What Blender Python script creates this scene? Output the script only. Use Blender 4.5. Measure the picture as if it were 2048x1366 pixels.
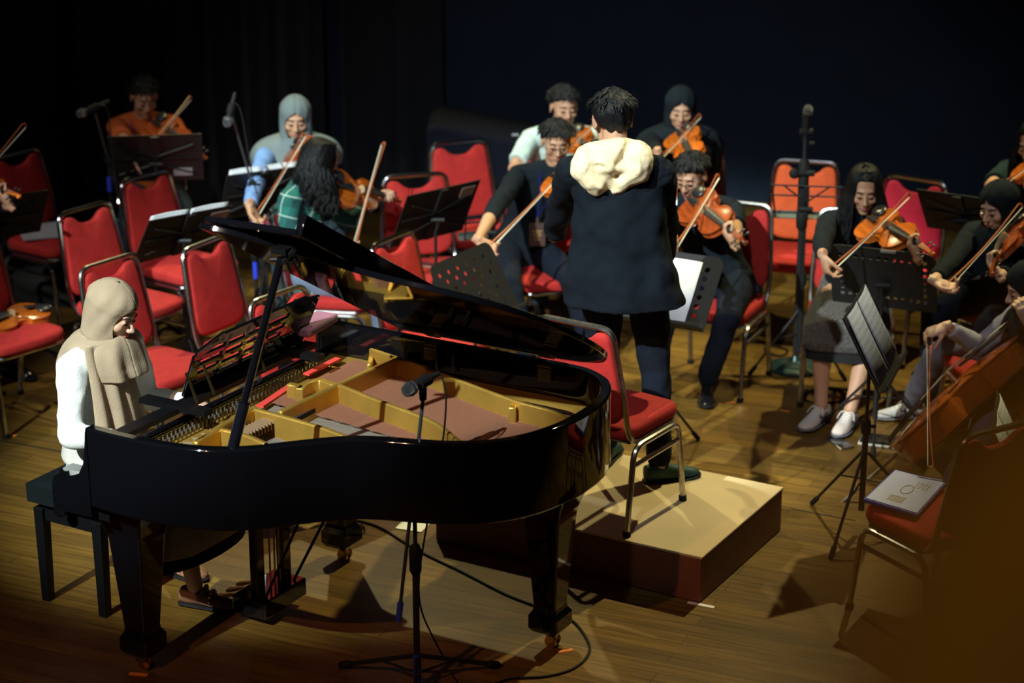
import bpy, math, random
from mathutils import Vector as V, Matrix, noise
random.seed(7)
for o in list(bpy.data.objects): bpy.data.objects.remove(o)
scn = bpy.context.scene; COL = scn.collection
PI = math.pi; R_ = math.radians
# ---------------------------------------------------------------- camera
CH, TH, FP = 3.6, R_(18.5), 4200.0
cam = bpy.data.cameras.new('camera'); camo = bpy.data.objects.new('camera', cam); COL.objects.link(camo)
camo.location = (0, 0, CH); camo.rotation_euler = (PI/2-TH, 0, 0)
cam.sensor_width = 36; cam.lens = FP/2048*36; cam.clip_start = .05
cam.dof.use_dof = True; cam.dof.focus_distance = 7.9; cam.dof.aperture_fstop = 1.9
scn.camera = camo
# ---------------------------------------------------------------- light
w = bpy.data.worlds.new('world'); scn.world = w; w.use_nodes = True
w.node_tree.nodes['Background'].inputs[0].default_value = (.30, .42, .75, 1)
w.node_tree.nodes['Background'].inputs[1].default_value = .005
scn.view_settings.view_transform = 'Standard'; scn.view_settings.look = 'None'
scn.view_settings.gamma = 1; scn.view_settings.exposure = 0
def spot(name, target, az, el, dist, watts, color, cone, blend, size):
    a, e = R_(az), R_(el)
    d = V((math.cos(a)*math.cos(e), math.sin(a)*math.cos(e), -math.sin(e)))
    l = bpy.data.lights.new(name, 'SPOT'); l.energy = watts; l.color = color
    l.spot_size = R_(cone); l.spot_blend = blend; l.shadow_soft_size = size
    o = bpy.data.objects.new(name, l); COL.objects.link(o)
    o.location = V(target)-d*dist; o.rotation_euler = d.to_track_quat('-Z', 'Y').to_euler()
    return o
spot('follow_spot', (-.80, 8.80, 1.1), 61, 37, 16, 18500, (.86, 1, .97), 14.6, .35, .09)
spot('stage_light', (1.0, 8.75, 0), -128, 62, 8, 1950, (1, .90, .42), 34, .35, .07)
spot('stage_light', (.25, 10.1, 0), -62, 60, 8, 1150, (1, .90, .46), 42, .4, .07)
spot('stage_light', (-2.2, 10.7, .5), 48, 42, 12, 1500, (1, .93, .85), 14, .8, .08)  # added spot, brightens the left rear chairs
spot('stage_light', (.6, 10.6, .6), 80, 45, 12, 1150, (.86, .95, 1), 32, .8, .12)
spot('stage_light', (-.2, 7.5, 0), 61, 40, 12, 950, (1, .46, .22), 24, 1, .08)
spot('page_fill_spot', (.86, 9.08, .85), 98, 48, 10, 2400, (.9, .97, 1), 4.6, .5, .05)  # added narrow spot, only brightens the page on the conductor stand
l = bpy.data.lights.new('rail_fill', 'POINT'); l.energy = 8; l.color = (1, .72, .35); l.shadow_soft_size = .05; lo_ = bpy.data.objects.new('rail_fill', l); COL.objects.link(lo_); lo_.location = (-.5, -.75, 3.9)  # added unseen lamp behind the camera, lights the foreground rail
# ---------------------------------------------------------------- pixel helpers: a photo pixel -> a point of the stage
def ray(px, py):
    dx, dy = (px-1024)/FP, (683-py)/FP
    return V((dx, math.cos(TH)+dy*math.sin(TH), -math.sin(TH)+dy*math.cos(TH)))
def fl(px, py, z=0.0):
    d = ray(px, py); return V((0, 0, CH))+d*((CH-z)/-d.z)
def at(px, py, Y):
    d = ray(px, py); return V((0, 0, CH))+d*(Y/d.y)
def solveY(px, py, P, dist, sign=-1):          # point on the ray at a distance from P, nearer (-1) or farther (+1)
    d = ray(px, py).normalized(); o = V((0, 0, CH)); b = (P-o).dot(d); c = (P-o).length_squared-b*b
    q = dist*dist-c
    return o+d*(b+(sign*math.sqrt(q) if q > 0 else 0))
# ---------------------------------------------------------------- materials
MATS = {}
def lin(c): return tuple(((x/255+.055)/1.055)**2.4 if x > 10 else x/255/12.92 for x in c)+(1,)
def mat(name, col, rough=.5, metal=0, bump=0, bscale=80, var=0, vscale=12, spec=.5, coat=0, sheen=0, stretch=None, emit=None):
    if name in MATS: return MATS[name]
    m = bpy.data.materials.new(name); m.use_nodes = True; nt = m.node_tree; b = nt.nodes['Principled BSDF']
    col = tuple(col)+((1,) if len(col) == 3 else ())
    b.inputs['Base Color'].default_value = col; b.inputs['Roughness'].default_value = rough; b.inputs['Metallic'].default_value = metal
    b.inputs['Specular IOR Level'].default_value = spec; b.inputs['Coat Weight'].default_value = coat; b.inputs['Sheen Weight'].default_value = sheen
    tc = nt.nodes.new('ShaderNodeTexCoord'); src = tc.outputs['Object']
    if stretch:
        mp = nt.nodes.new('ShaderNodeMapping'); mp.inputs['Scale'].default_value = stretch; nt.links.new(src, mp.inputs[0]); src = mp.outputs[0]
    if var:
        n = nt.nodes.new('ShaderNodeTexNoise'); n.inputs['Scale'].default_value = vscale; n.inputs['Detail'].default_value = 5; nt.links.new(src, n.inputs[0])
        r = nt.nodes.new('ShaderNodeMapRange'); r.inputs[1].default_value = .3; r.inputs[2].default_value = .7; r.inputs[3].default_value = 1-var; r.inputs[4].default_value = 1+var
        nt.links.new(n.outputs[0], r.inputs[0])
        mx = nt.nodes.new('ShaderNodeMix'); mx.data_type = 'RGBA'; mx.blend_type = 'MULTIPLY'; mx.inputs[0].default_value = 1
        mx.inputs[6].default_value = col; nt.links.new(r.outputs[0], mx.inputs[7]); nt.links.new(mx.outputs[2], b.inputs['Base Color'])
    if bump:
        n = nt.nodes.new('ShaderNodeTexNoise'); n.inputs['Scale'].default_value = bscale; n.inputs['Detail'].default_value = 4; nt.links.new(src, n.inputs[0])
        bp = nt.nodes.new('ShaderNodeBump'); bp.inputs['Strength'].default_value = bump; bp.inputs['Distance'].default_value = .01
        nt.links.new(n.outputs[0], bp.inputs['Height']); nt.links.new(bp.outputs[0], b.inputs['Normal'])
    if emit: b.inputs['Emission Color'].default_value = tuple(emit)+(1,); b.inputs['Emission Strength'].default_value = 1
    MATS[name] = m; return m
red = mat('red_fabric', (.42, .020, .017), .85, bump=.25, bscale=220, var=.12, vscale=25, spec=.35)
orange_f = mat('orange_fabric', (.55, .075, .012), .85, bump=.25, bscale=220, var=.12, vscale=25)
crimson = mat('crimson_fabric', (.50, .008, .035), .85, bump=.25, bscale=220, var=.12, vscale=25)
chrome = mat('chrome', (.55, .56, .58), .16, 1, var=.15, vscale=30)
dchrome = mat('worn_chrome', (.42, .40, .38), .28, 1, var=.25, vscale=40)
rubber = mat('black_rubber', (.008, .008, .008), .7, spec=.2)
blackm = mat('black_metal', (.014, .014, .015), .42, bump=.1, bscale=300, spec=.3)
bluet = mat('blue_tape', (.02, .05, .55), .45)
lacquer = mat('black_lacquer', (.0035, .0035, .005), .05, coat=.6, spec=.6)
lacquer2 = mat('black_satin', (.004, .004, .005), .4, spec=.25)
gold = mat('gold_plate', (.60, .36, .07), .38, .7, bump=.15, bscale=150, var=.12, vscale=9)
brass = mat('brass', (.75, .55, .22), .25, 1)
ivory = mat('ivory', (.85, .82, .72), .35)
board = mat('soundboard_wood', (.12, .04, .02), .4, var=.25, vscale=5, stretch=(1, 14, 1))
copper = mat('copper_wire', (.25, .105, .06), .45, .3)
steel = mat('steel_wire', (.26, .22, .18), .45, .3)
felt = mat('red_felt', (.62, .04, .03), .9, bump=.3, bscale=250)
dfelt = mat('dark_felt', (.03, .03, .035), .9)
vwood = mat('violin_wood', (.50, .115, .011), .22, var=.3, vscale=7, coat=.7, stretch=(1, 6, 1))
vwood2 = mat('violin_wood_red', (.30, .055, .012), .2, var=.35, vscale=7, coat=.7, stretch=(1, 6, 1))
cwood = mat('cello_wood', (.34, .075, .008), .25, var=.35, vscale=4, coat=.6, stretch=(1, 4, 1))
ebony = mat('ebony', (.015, .015, .017), .3)
maple = mat('maple', (.45, .30, .16), .45, var=.15)
stickw = mat('bow_wood', (.40, .10, .03), .3, var=.2)
hairw = mat('bow_hair', (.90, .86, .70), .55)
skin = mat('skin', (.50, .27, .165), .5, bump=.04, bscale=300, var=.06, vscale=20)
skin2 = mat('skin_light', (.60, .36, .25), .5, bump=.04, bscale=300, var=.06, vscale=20)
lipm = mat('lip', (.36, .10, .085), .45)
browm = mat('brow_hair', (.012, .009, .008), .7)
eyem = mat('eye_dark', (.015, .01, .009), .25)
hairm = mat('dark_hair', (.006, .006, .007), .42, bump=.6, bscale=60, stretch=(3, 3, .4), spec=.25)
paper = mat('paper', (.82, .84, .86), .8, var=.04)
# ---------------------------------------------------------------- mesh builder
def frame_mat(origin, x, z):                    # basis with local x along x and local z near z
    x = V(x).normalized(); y = V(z).cross(x).normalized(); z = x.cross(y)
    m = Matrix((x, y, z)).transposed().to_4x4(); m.translation = V(origin); return m
class MB:
    def __init__(s, M=None): s.v = []; s.f = []; s.M = M
    def add(s, vs, fs):
        k = len(s.v); s.v += [(s.M @ V(p)) if s.M else V(p) for p in vs]; s.f += [tuple(i+k for i in f) for f in fs]; return s
    def box(s, c, d, R=None, taper=None):
        x, y, z = (q/2 for q in d); tx, ty = taper or (1, 1)
        p = [V((-x*tx, -y*ty, -z)), V((x*tx, -y*ty, -z)), V((x*tx, y*ty, -z)), V((-x*tx, y*ty, -z)), V((-x, -y, z)), V((x, -y, z)), V((x, y, z)), V((-x, y, z))]
        if R: p = [R @ q for q in p]
        return s.add([q+V(c) for q in p], [(0, 3, 2, 1), (4, 5, 6, 7), (0, 1, 5, 4), (1, 2, 6, 5), (2, 3, 7, 6), (3, 0, 4, 7)])
    def loft(s, rings, cap=True, closed=False):
        n = len(rings[0]); vs = [p for r in rings for p in r]; fs = []; m = len(rings)
        for i in range(m if closed else m-1):
            for j in range(n): fs.append((i*n+j, i*n+(j+1) % n, ((i+1) % m)*n+(j+1) % n, ((i+1) % m)*n+j))
        if cap and not closed: fs.append(tuple(range(n))[::-1]); fs.append(tuple((m-1)*n+j for j in range(n)))
        return s.add(vs, fs)
    def tube(s, pts, r, n=8, closed=False, cap=True, rnd=False, sx=1):
        pts = [V(p) for p in pts]; m = len(pts)
        if not hasattr(r, '__len__'): r = [r]*m
        r = list(r)
        if rnd and not closed:                  # rounded ends
            a, b = (pts[0]-pts[1]).normalized(), (pts[-1]-pts[-2]).normalized()
            pts = [pts[0]+a*r[0]*.95, pts[0]+a*r[0]*.6]+pts+[pts[-1]+b*r[-1]*.6, pts[-1]+b*r[-1]*.95]; r = [r[0]*.3, r[0]*.8]+r+[r[-1]*.8, r[-1]*.3]; m += 4
        rings = []; up = None
        for i in range(m):
            if closed: t = pts[(i+1) % m]-pts[i-1]
            else: t = pts[min(i+1, m-1)]-pts[max(i-1, 0)]
            t = t.normalized() if t.length > 1e-9 else V((0, 0, 1))
            if up is None: up = V((0, 0, 1)) if abs(t.z) < .9 else V((1, 0, 0))
            up = (up-t*up.dot(t)); up = up.normalized() if up.length > 1e-6 else t.orthogonal().normalized()
            w = t.cross(up)
            rings.append([pts[i]+(up*math.cos(2*PI*j/n)+w*math.sin(2*PI*j/n)*sx)*r[i] for j in range(n)])
        return s.loft(rings, cap, closed)
    def ell(s, c, r, R=None, n=14, m=10):
        if not hasattr(r, '__len__'): r = (r, r, r)
        rings = []
        for i in range(m+1):
            a = PI*(i+.02 if i == 0 else i-.02 if i == m else i)/m
            ring = [V((r[0]*math.sin(a)*math.cos(2*PI*j/n), r[1]*math.sin(a)*math.sin(2*PI*j/n), -r[2]*math.cos(a))) for j in range(n)]
            rings.append([(R @ p if R else p)+V(c) for p in ring])
        return s.loft(rings)
    def lathe(s, prof, c=(0, 0, 0), n=24, R=None):
        rings = []
        for r, z in prof:
            ring = [V((max(r, 1e-4)*math.cos(2*PI*j/n), max(r, 1e-4)*math.sin(2*PI*j/n), z)) for j in range(n)]
            rings.append([(R @ p if R else p)+V(c) for p in ring])
        return s.loft(rings)
    def prism(s, out, z0, z1):
        n = len(out); vs = [(x, y, z0) for x, y in out]+[(x, y, z1) for x, y in out]
        return s.add(vs, [tuple(range(n))[::-1], tuple(range(n, 2*n))]+[(i, (i+1) % n, (i+1) % n+n, i+n) for i in range(n)])
    def wall(s, pts, z0, z1, th, closed=False):  # a thick upright strip along 2D points
        n = len(pts); L = []; R = []
        for i in range(n):
            a = V(pts[(i-1) % n] if closed or i else pts[0]); b = V(pts[(i+1) % n] if closed or i < n-1 else pts[-1])
            t = (b-a).normalized(); q = V((-t.y, t.x))*th/2; p = V(pts[i])
            L.append(p+q); R.append(p-q)
        rings = [[V((L[i].x, L[i].y, z0)), V((L[i].x, L[i].y, z1)), V((R[i].x, R[i].y, z1)), V((R[i].x, R[i].y, z0))] for i in range(n)]
        return s.loft(rings, True, closed)
    def build(s, name, m, parent=None, smooth=True, bevel=0, off=None, subd=0, remesh=0, sm=0, disp=None, solid=0, ang=40):
        me = bpy.data.meshes.new(name); o_ = V(off) if off is not None else V((0, 0, 0))
        me.from_pydata([p-o_ for p in s.v], [], s.f); me.update()
        if m: me.materials.append(m)
        o = bpy.data.objects.new(name, me); COL.objects.link(o)
        if parent: o.parent = parent
        elif off is not None: o.location = o_
        if smooth and not remesh: me.polygons.foreach_set('use_smooth', [True]*len(me.polygons))
        if solid: k = o.modifiers.new('solid', 'SOLIDIFY'); k.thickness = solid; k.offset = 0
        if bevel: k = o.modifiers.new('bevel', 'BEVEL'); k.width = bevel; k.segments = 2; k.limit_method = 'ANGLE'; k.angle_limit = R_(35)
        if subd: k = o.modifiers.new('sub', 'SUBSURF'); k.levels = subd; k.render_levels = subd
        if remesh:
            k = o.modifiers.new('remesh', 'REMESH'); k.mode = 'VOXEL'; k.voxel_size = remesh; k.use_smooth_shade = True
            if disp:
                t = bpy.data.textures.new('folds', 'CLOUDS'); t.noise_scale = disp[1]; t.noise_depth = 1
                k = o.modifiers.new('folds', 'DISPLACE'); k.texture = t; k.strength = disp[0]; k.mid_level = .5
            if sm: k = o.modifiers.new('smooth', 'SMOOTH'); k.iterations = sm; k.factor = .5
        return o
_old = MB.build
def _build(s, name, m, parent=None, smooth=True, ang=40, **k):
    o = _old(s, name, m, parent, smooth=smooth, **k)
    if smooth and not k.get('remesh') and not k.get('subd'):
        try: o.data.set_sharp_from_angle(angle=R_(ang))
        except Exception: pass
    return o
MB.build = _build
def tag(o, label=None, cat=None, group=None, kind=None):
    if label: o['label'] = label
    if cat: o['category'] = cat
    if group: o['group'] = group
    if kind: o['kind'] = kind
    return o
def thing(name, label, cat, loc=(0, 0, 0), rz=0, group=None, M=None):
    o = bpy.data.objects.new(name, None); COL.objects.link(o); o.empty_display_size = .1
    if M is not None: o.matrix_world = M
    else: o.location = loc; o.rotation_euler = (0, 0, R_(rz))
    return tag(o, label, cat, group)
def copy_tree(o, parent=None):
    c = o.copy(); COL.objects.link(c)
    if parent: c.parent = parent
    for ch in list(o.children): copy_tree(ch, c)
    return c
def rot_z(d): return Matrix.Rotation(R_(d), 3, 'Z')
def axis_R(z):                                   # rotation taking local z to a direction
    return V(z).to_track_quat('Z', 'Y').to_matrix()
def bez(p, k=6):                                 # catmull-rom through points
    p = [V(q) for q in p]; q = [p[0]*2-p[1]]+p+[p[-1]*2-p[-2]]; out = []
    for i in range(1, len(q)-2):
        for j in range(k):
            t = j/k; a, b, c, d = q[i-1], q[i], q[i+1], q[i+2]
            out.append(.5*((2*b)+(c-a)*t+(2*a-5*b+4*c-d)*t*t+(3*b-a-3*c+d)*t**3))
    return out+[p[-1]]
def arc_path(pts, r, k=5):                       # polyline with rounded corners
    pts = [V(p) for p in pts]; out = [pts[0]]
    for i in range(1, len(pts)-1):
        a, b, c = pts[i-1], pts[i], pts[i+1]
        d1, d2 = (a-b), (c-b); rr = min(r, d1.length*.49, d2.length*.49)
        s, e = b+d1.normalized()*rr, b+d2.normalized()*rr
        for j in range(k+1):
            t = j/k; out.append(s*(1-t)**2+b*2*t*(1-t)+e*t*t)
    return out+[pts[-1]]
# ---------------------------------------------------------------- the setting
def floor_material():
    m = bpy.data.materials.new('stage_planks'); m.use_nodes = True; nt = m.node_tree; L = nt.links; b = nt.nodes['Principled BSDF']
    tc = nt.nodes.new('ShaderNodeTexCoord'); mp = nt.nodes.new('ShaderNodeMapping'); mp.inputs['Rotation'].default_value = (0, 0, R_(24)); L.new(tc.outputs['Object'], mp.inputs[0])
    br = nt.nodes.new('ShaderNodeTexBrick'); br.offset = .37; br.inputs['Scale'].default_value = 1
    for k, v_ in (('Brick Width', 1.7), ('Row Height', .085), ('Mortar Size', .0016), ('Mortar Smooth', .3)): br.inputs[k].default_value = v_
    br.inputs['Color1'].default_value = (.165, .088, .014, 1); br.inputs['Color2'].default_value = (.108, .057, .010, 1); br.inputs['Mortar'].default_value = (.03, .014, .005, 1)
    L.new(mp.outputs[0], br.inputs[0])
    m2 = nt.nodes.new('ShaderNodeMapping'); m2.inputs['Scale'].default_value = (1.2, 22, 1); L.new(mp.outputs[0], m2.inputs[0])
    n = nt.nodes.new('ShaderNodeTexNoise'); n.inputs['Scale'].default_value = 2.2; n.inputs['Detail'].default_value = 8; n.inputs['Roughness'].default_value = .65; L.new(m2.outputs[0], n.inputs[0])
    r = nt.nodes.new('ShaderNodeMapRange'); r.inputs[1].default_value = .3; r.inputs[2].default_value = .72; r.inputs[3].default_value = .55; r.inputs[4].default_value = 1.35; L.new(n.outputs[0], r.inputs[0])
    m3 = nt.nodes.new('ShaderNodeMapping'); m3.inputs['Scale'].default_value = (.5, 2.5, 1); L.new(mp.outputs[0], m3.inputs[0])
    n2 = nt.nodes.new('ShaderNodeTexNoise'); n2.inputs['Scale'].default_value = 1.7; n2.inputs['Detail'].default_value = 4; L.new(m3.outputs[0], n2.inputs[0])
    r2 = nt.nodes.new('ShaderNodeMapRange'); r2.inputs[1].default_value = .35; r2.inputs[2].default_value = .65; r2.inputs[3].default_value = .8; r2.inputs[4].default_value = 1.15; L.new(n2.outputs[0], r2.inputs[0])
    mu = nt.nodes.new('ShaderNodeMath'); mu.operation = 'MULTIPLY'; L.new(r.outputs[0], mu.inputs[0]); L.new(r2.outputs[0], mu.inputs[1])
    mx = nt.nodes.new('ShaderNodeMix'); mx.data_type = 'RGBA'; mx.blend_type = 'MULTIPLY'; mx.inputs[0].default_value = 1
    L.new(br.outputs[0], mx.inputs[6]); L.new(mu.outputs[0], mx.inputs[7]); L.new(mx.outputs[2], b.inputs['Base Color'])
    rr = nt.nodes.new('ShaderNodeMapRange'); rr.inputs[3].default_value = .30; rr.inputs[4].default_value = .55; b.inputs['Specular IOR Level'].default_value = .35; L.new(n.outputs[0], rr.inputs[0]); L.new(rr.outputs[0], b.inputs['Roughness'])
    bp = nt.nodes.new('ShaderNodeBump'); bp.inputs['Strength'].default_value = .12; bp.inputs['Distance'].default_value = .004; L.new(n.outputs[0], bp.inputs['Height']); L.new(bp.outputs[0], b.inputs['Normal'])
    return m
mb = MB(); mb.box((0, 9.5, -.05), (16, 12.6, .1)); tag(mb.build('floor', floor_material(), smooth=False), kind='structure')
drape = mat('backdrop_cloth', (.010, .020, .042), .95, bump=.2, bscale=30, var=.15, vscale=3)
drape2 = mat('dark_curtain', (.006, .007, .013), .95, var=.2, vscale=3, sheen=.3)
mb = MB(); mb.box((1.5, 13.75, 2.4), (13, .1, 4.9)); tag(mb.build('wall_back', drape, smooth=False), kind='structure')
def curtain(x0, x1, y, amp, per, label, sway=0, ztop=4.6):
    n = int((x1-x0)/.025); rows = []
    for k in range(9):
        z = .03+(ztop-.03)*k/8; row = []
        for i in range(n+1):
            x = x0+(x1-x0)*i/n; ph = 2*PI*x/per+.9*noise.noise(V((x*1.3, 1.7, 0)))*3
            row.append(V((x+sway*(1-k/8)*.0, y+amp*math.sin(ph)*(1-.25*k/8)+.03*noise.noise(V((x*6, z*.6, 2))), z)))
        rows.append(row)
    mb = MB(); vs = [p for r in rows for p in r]; w_ = n+1
    mb.add(vs, [(a*w_+i, a*w_+i+1, (a+1)*w_+i+1, (a+1)*w_+i) for a in range(8) for i in range(n)])
    o = mb.build('stage_curtain', drape2, off=(0.5*(x0+x1), y, 0), solid=.006); tag(o, label, 'curtain', 'dark curtains at the back of the stage')
curtain(-4.6, -2.85, 12.95, .07, .30, 'dark pleated stage curtain at the far left edge of the stage')
curtain(-2.75, -1.2, 13.15, .06, .26, 'dark pleated stage curtain behind the violinist in the orange shirt')
curtain(-1.1, -.45, 13.45, .03, .30, 'narrow dark stage curtain right of the grey headscarf player, before the blank backdrop')
# floor seam: a straight dark gap between two stage decks
for a, b, lab in (((0, 881), (140, 906), 'thin dark joint line across the floor at the left edge'), ((1583, 1018), (1712, 1042), 'thin dark joint line on the floor right of the podium')):
    A, B = fl(*a), fl(*b); d = (B-A).normalized(); q = V((-d.y, d.x, 0))*.006
    mb = MB(); mb.add([A-q+V((0, 0, .0006)), B-q+V((0, 0, .0006)), B+q+V((0, 0, .0006)), A+q+V((0, 0, .0006))], [(0, 1, 2, 3)])
    tag(mb.build('trim_%d' % (1 if a[0] == 0 else 2), rubber, smooth=False), kind='structure')
# ---------------------------------------------------------------- banquet chair (front = +x)
def cushion(mb, out, c, ex, ey, ez, t, bulge=.006):   # outline in (ex,ey), thickness along ez
    rings = []
    for s, h in ((.90, -.5), (.975, -.42), (1, -.2), (1, .2), (.975, .42), (.90, .5)):
        rings.append([c+ex*x*s+ey*y*s+ez*(h*t) for x, y in out])
    for q, sg in ((rings[0], -1), (rings[-1], 1)): pass
    inner = lambda s, h: [c+ex*x*s+ey*y*s+ez*h for x, y in out]
    rings = [inner(.03, -t*.5-bulge), inner(.5, -t*.5-bulge*.8)]+rings+[inner(.5, t*.5+bulge*.8), inner(.03, t*.5+bulge)]
    mb.loft(rings)
def make_chair(fab, met, label):
    t = thing('banquet_chair', label, 'chair')
    tr = .0125; lean = math.atan2(.075, .40)
    # seat
    out = []
    for x, y in arc_path([(-.2, 0, 0), (-.2, -.205, 0), (.205, -.21, 0), (.225, 0, 0), (.205, .21, 0), (-.2, .205, 0), (-.2, 0, 0)], .07)[:-1] and [(p.x, p.y) for p in arc_path([(-.2, 0, 0), (-.2, -.205, 0), (.205, -.21, 0), (.225, 0, 0), (.205, .21, 0), (-.2, .205, 0), (-.2, 0, 0)], .07)][:-1]: out.append((x, y))
    m = MB(); cushion(m, out, V((0, 0, .415)), V((1, 0, 0)), V((0, 1, 0)), V((0, 0, 1)), .058, .010); m.build('seat', fab, t, ang=60)
    # backrest
    B0 = V((-.215, 0, .475)); up = V((-.075, 0, .395)).normalized(); nx = V((up.z, 0, -up.x))
    H = .385; pts = [(0, -.02), (.13, -.015), (.183, .03), (.180, .12), (.163, H-.06), (.150, H-.012), (.125, H), (.095, H-.006), (.07, H-.028), (.035, H-.045), (0, H-.048)]
    out = [(-x, y-H/2) for x, y in pts[::-1]]+[(x, y-H/2) for x, y in pts[1:-1]]
    out = [(p.x, p.y) for p in bez([(x, y, 0) for x, y in out+[out[0]]], 3)][:-1]
    m = MB(); cushion(m, out, B0+up*(H/2+.0), V((0, 1, 0)), up, nx, .036, .008); m.build('backrest', fab, t, ang=60)
    # back frame: one bent tube, under the seat, up the back and over the top
    P = lambda y, s: B0+up*s+V((0, y, 0))
    side = lambda sg: [V((.14, sg*.195, .375)), V((-.16, sg*.195, .375)), P(sg*.198, -.03), P(sg*.198, .10), P(sg*.172, H+.024)]
    path = arc_path(side(-1)+side(1)[::-1], .055, 6)
    m = MB(); m.tube(path, tr, 8); m.build('back_frame', met, t)
    m = MB()
    for sg in (-1, 1): m.tube([(.15, sg*.195, .375), (.19, sg*.17, .375)], tr*.9, 8)
    m.tube(arc_path([(-.16, -.18, .377), (.19, -.18, .377), (.19, .18, .377), (-.16, .18, .377), (-.16, -.18, .377)], .05), tr*.9, 8); m.build('seat_frame', met, t)
    for sy in (-1, 1):
        for sx in (-1, 1):
            m = MB(); m.tube(arc_path([(0, sy*.212, .362), (sx*.175, sy*.212, .362), (sx*.225, sy*.215, .02)], .06, 6), tr, 8); l = m.build('leg', met, t)
            m = MB(); m.tube([(sx*.224, sy*.215, .022), (sx*.226, sy*.215, 0)], .017, 10); m.build('rubber_foot', rubber, l)
        m = MB(); m.tube([(-.188, sy*.212, .285), (.188, sy*.212, .285)], tr*.8, 8); m.build('stretcher', met, t)
    return t
PROTO = {}
def chair(loc, az, label, fab=None, met=None, z=0):
    fab = fab or red; met = met or chrome; k = (fab.name, met.name)
    if k not in PROTO: PROTO[k] = t = make_chair(fab, met, label)
    else: t = copy_tree(PROTO[k])
    t.location = (loc[0], loc[1], z); t.rotation_euler = (0, 0, R_(az)); t['label'] = label; t['group'] = 'banquet chairs on the stage'
    return t
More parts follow.
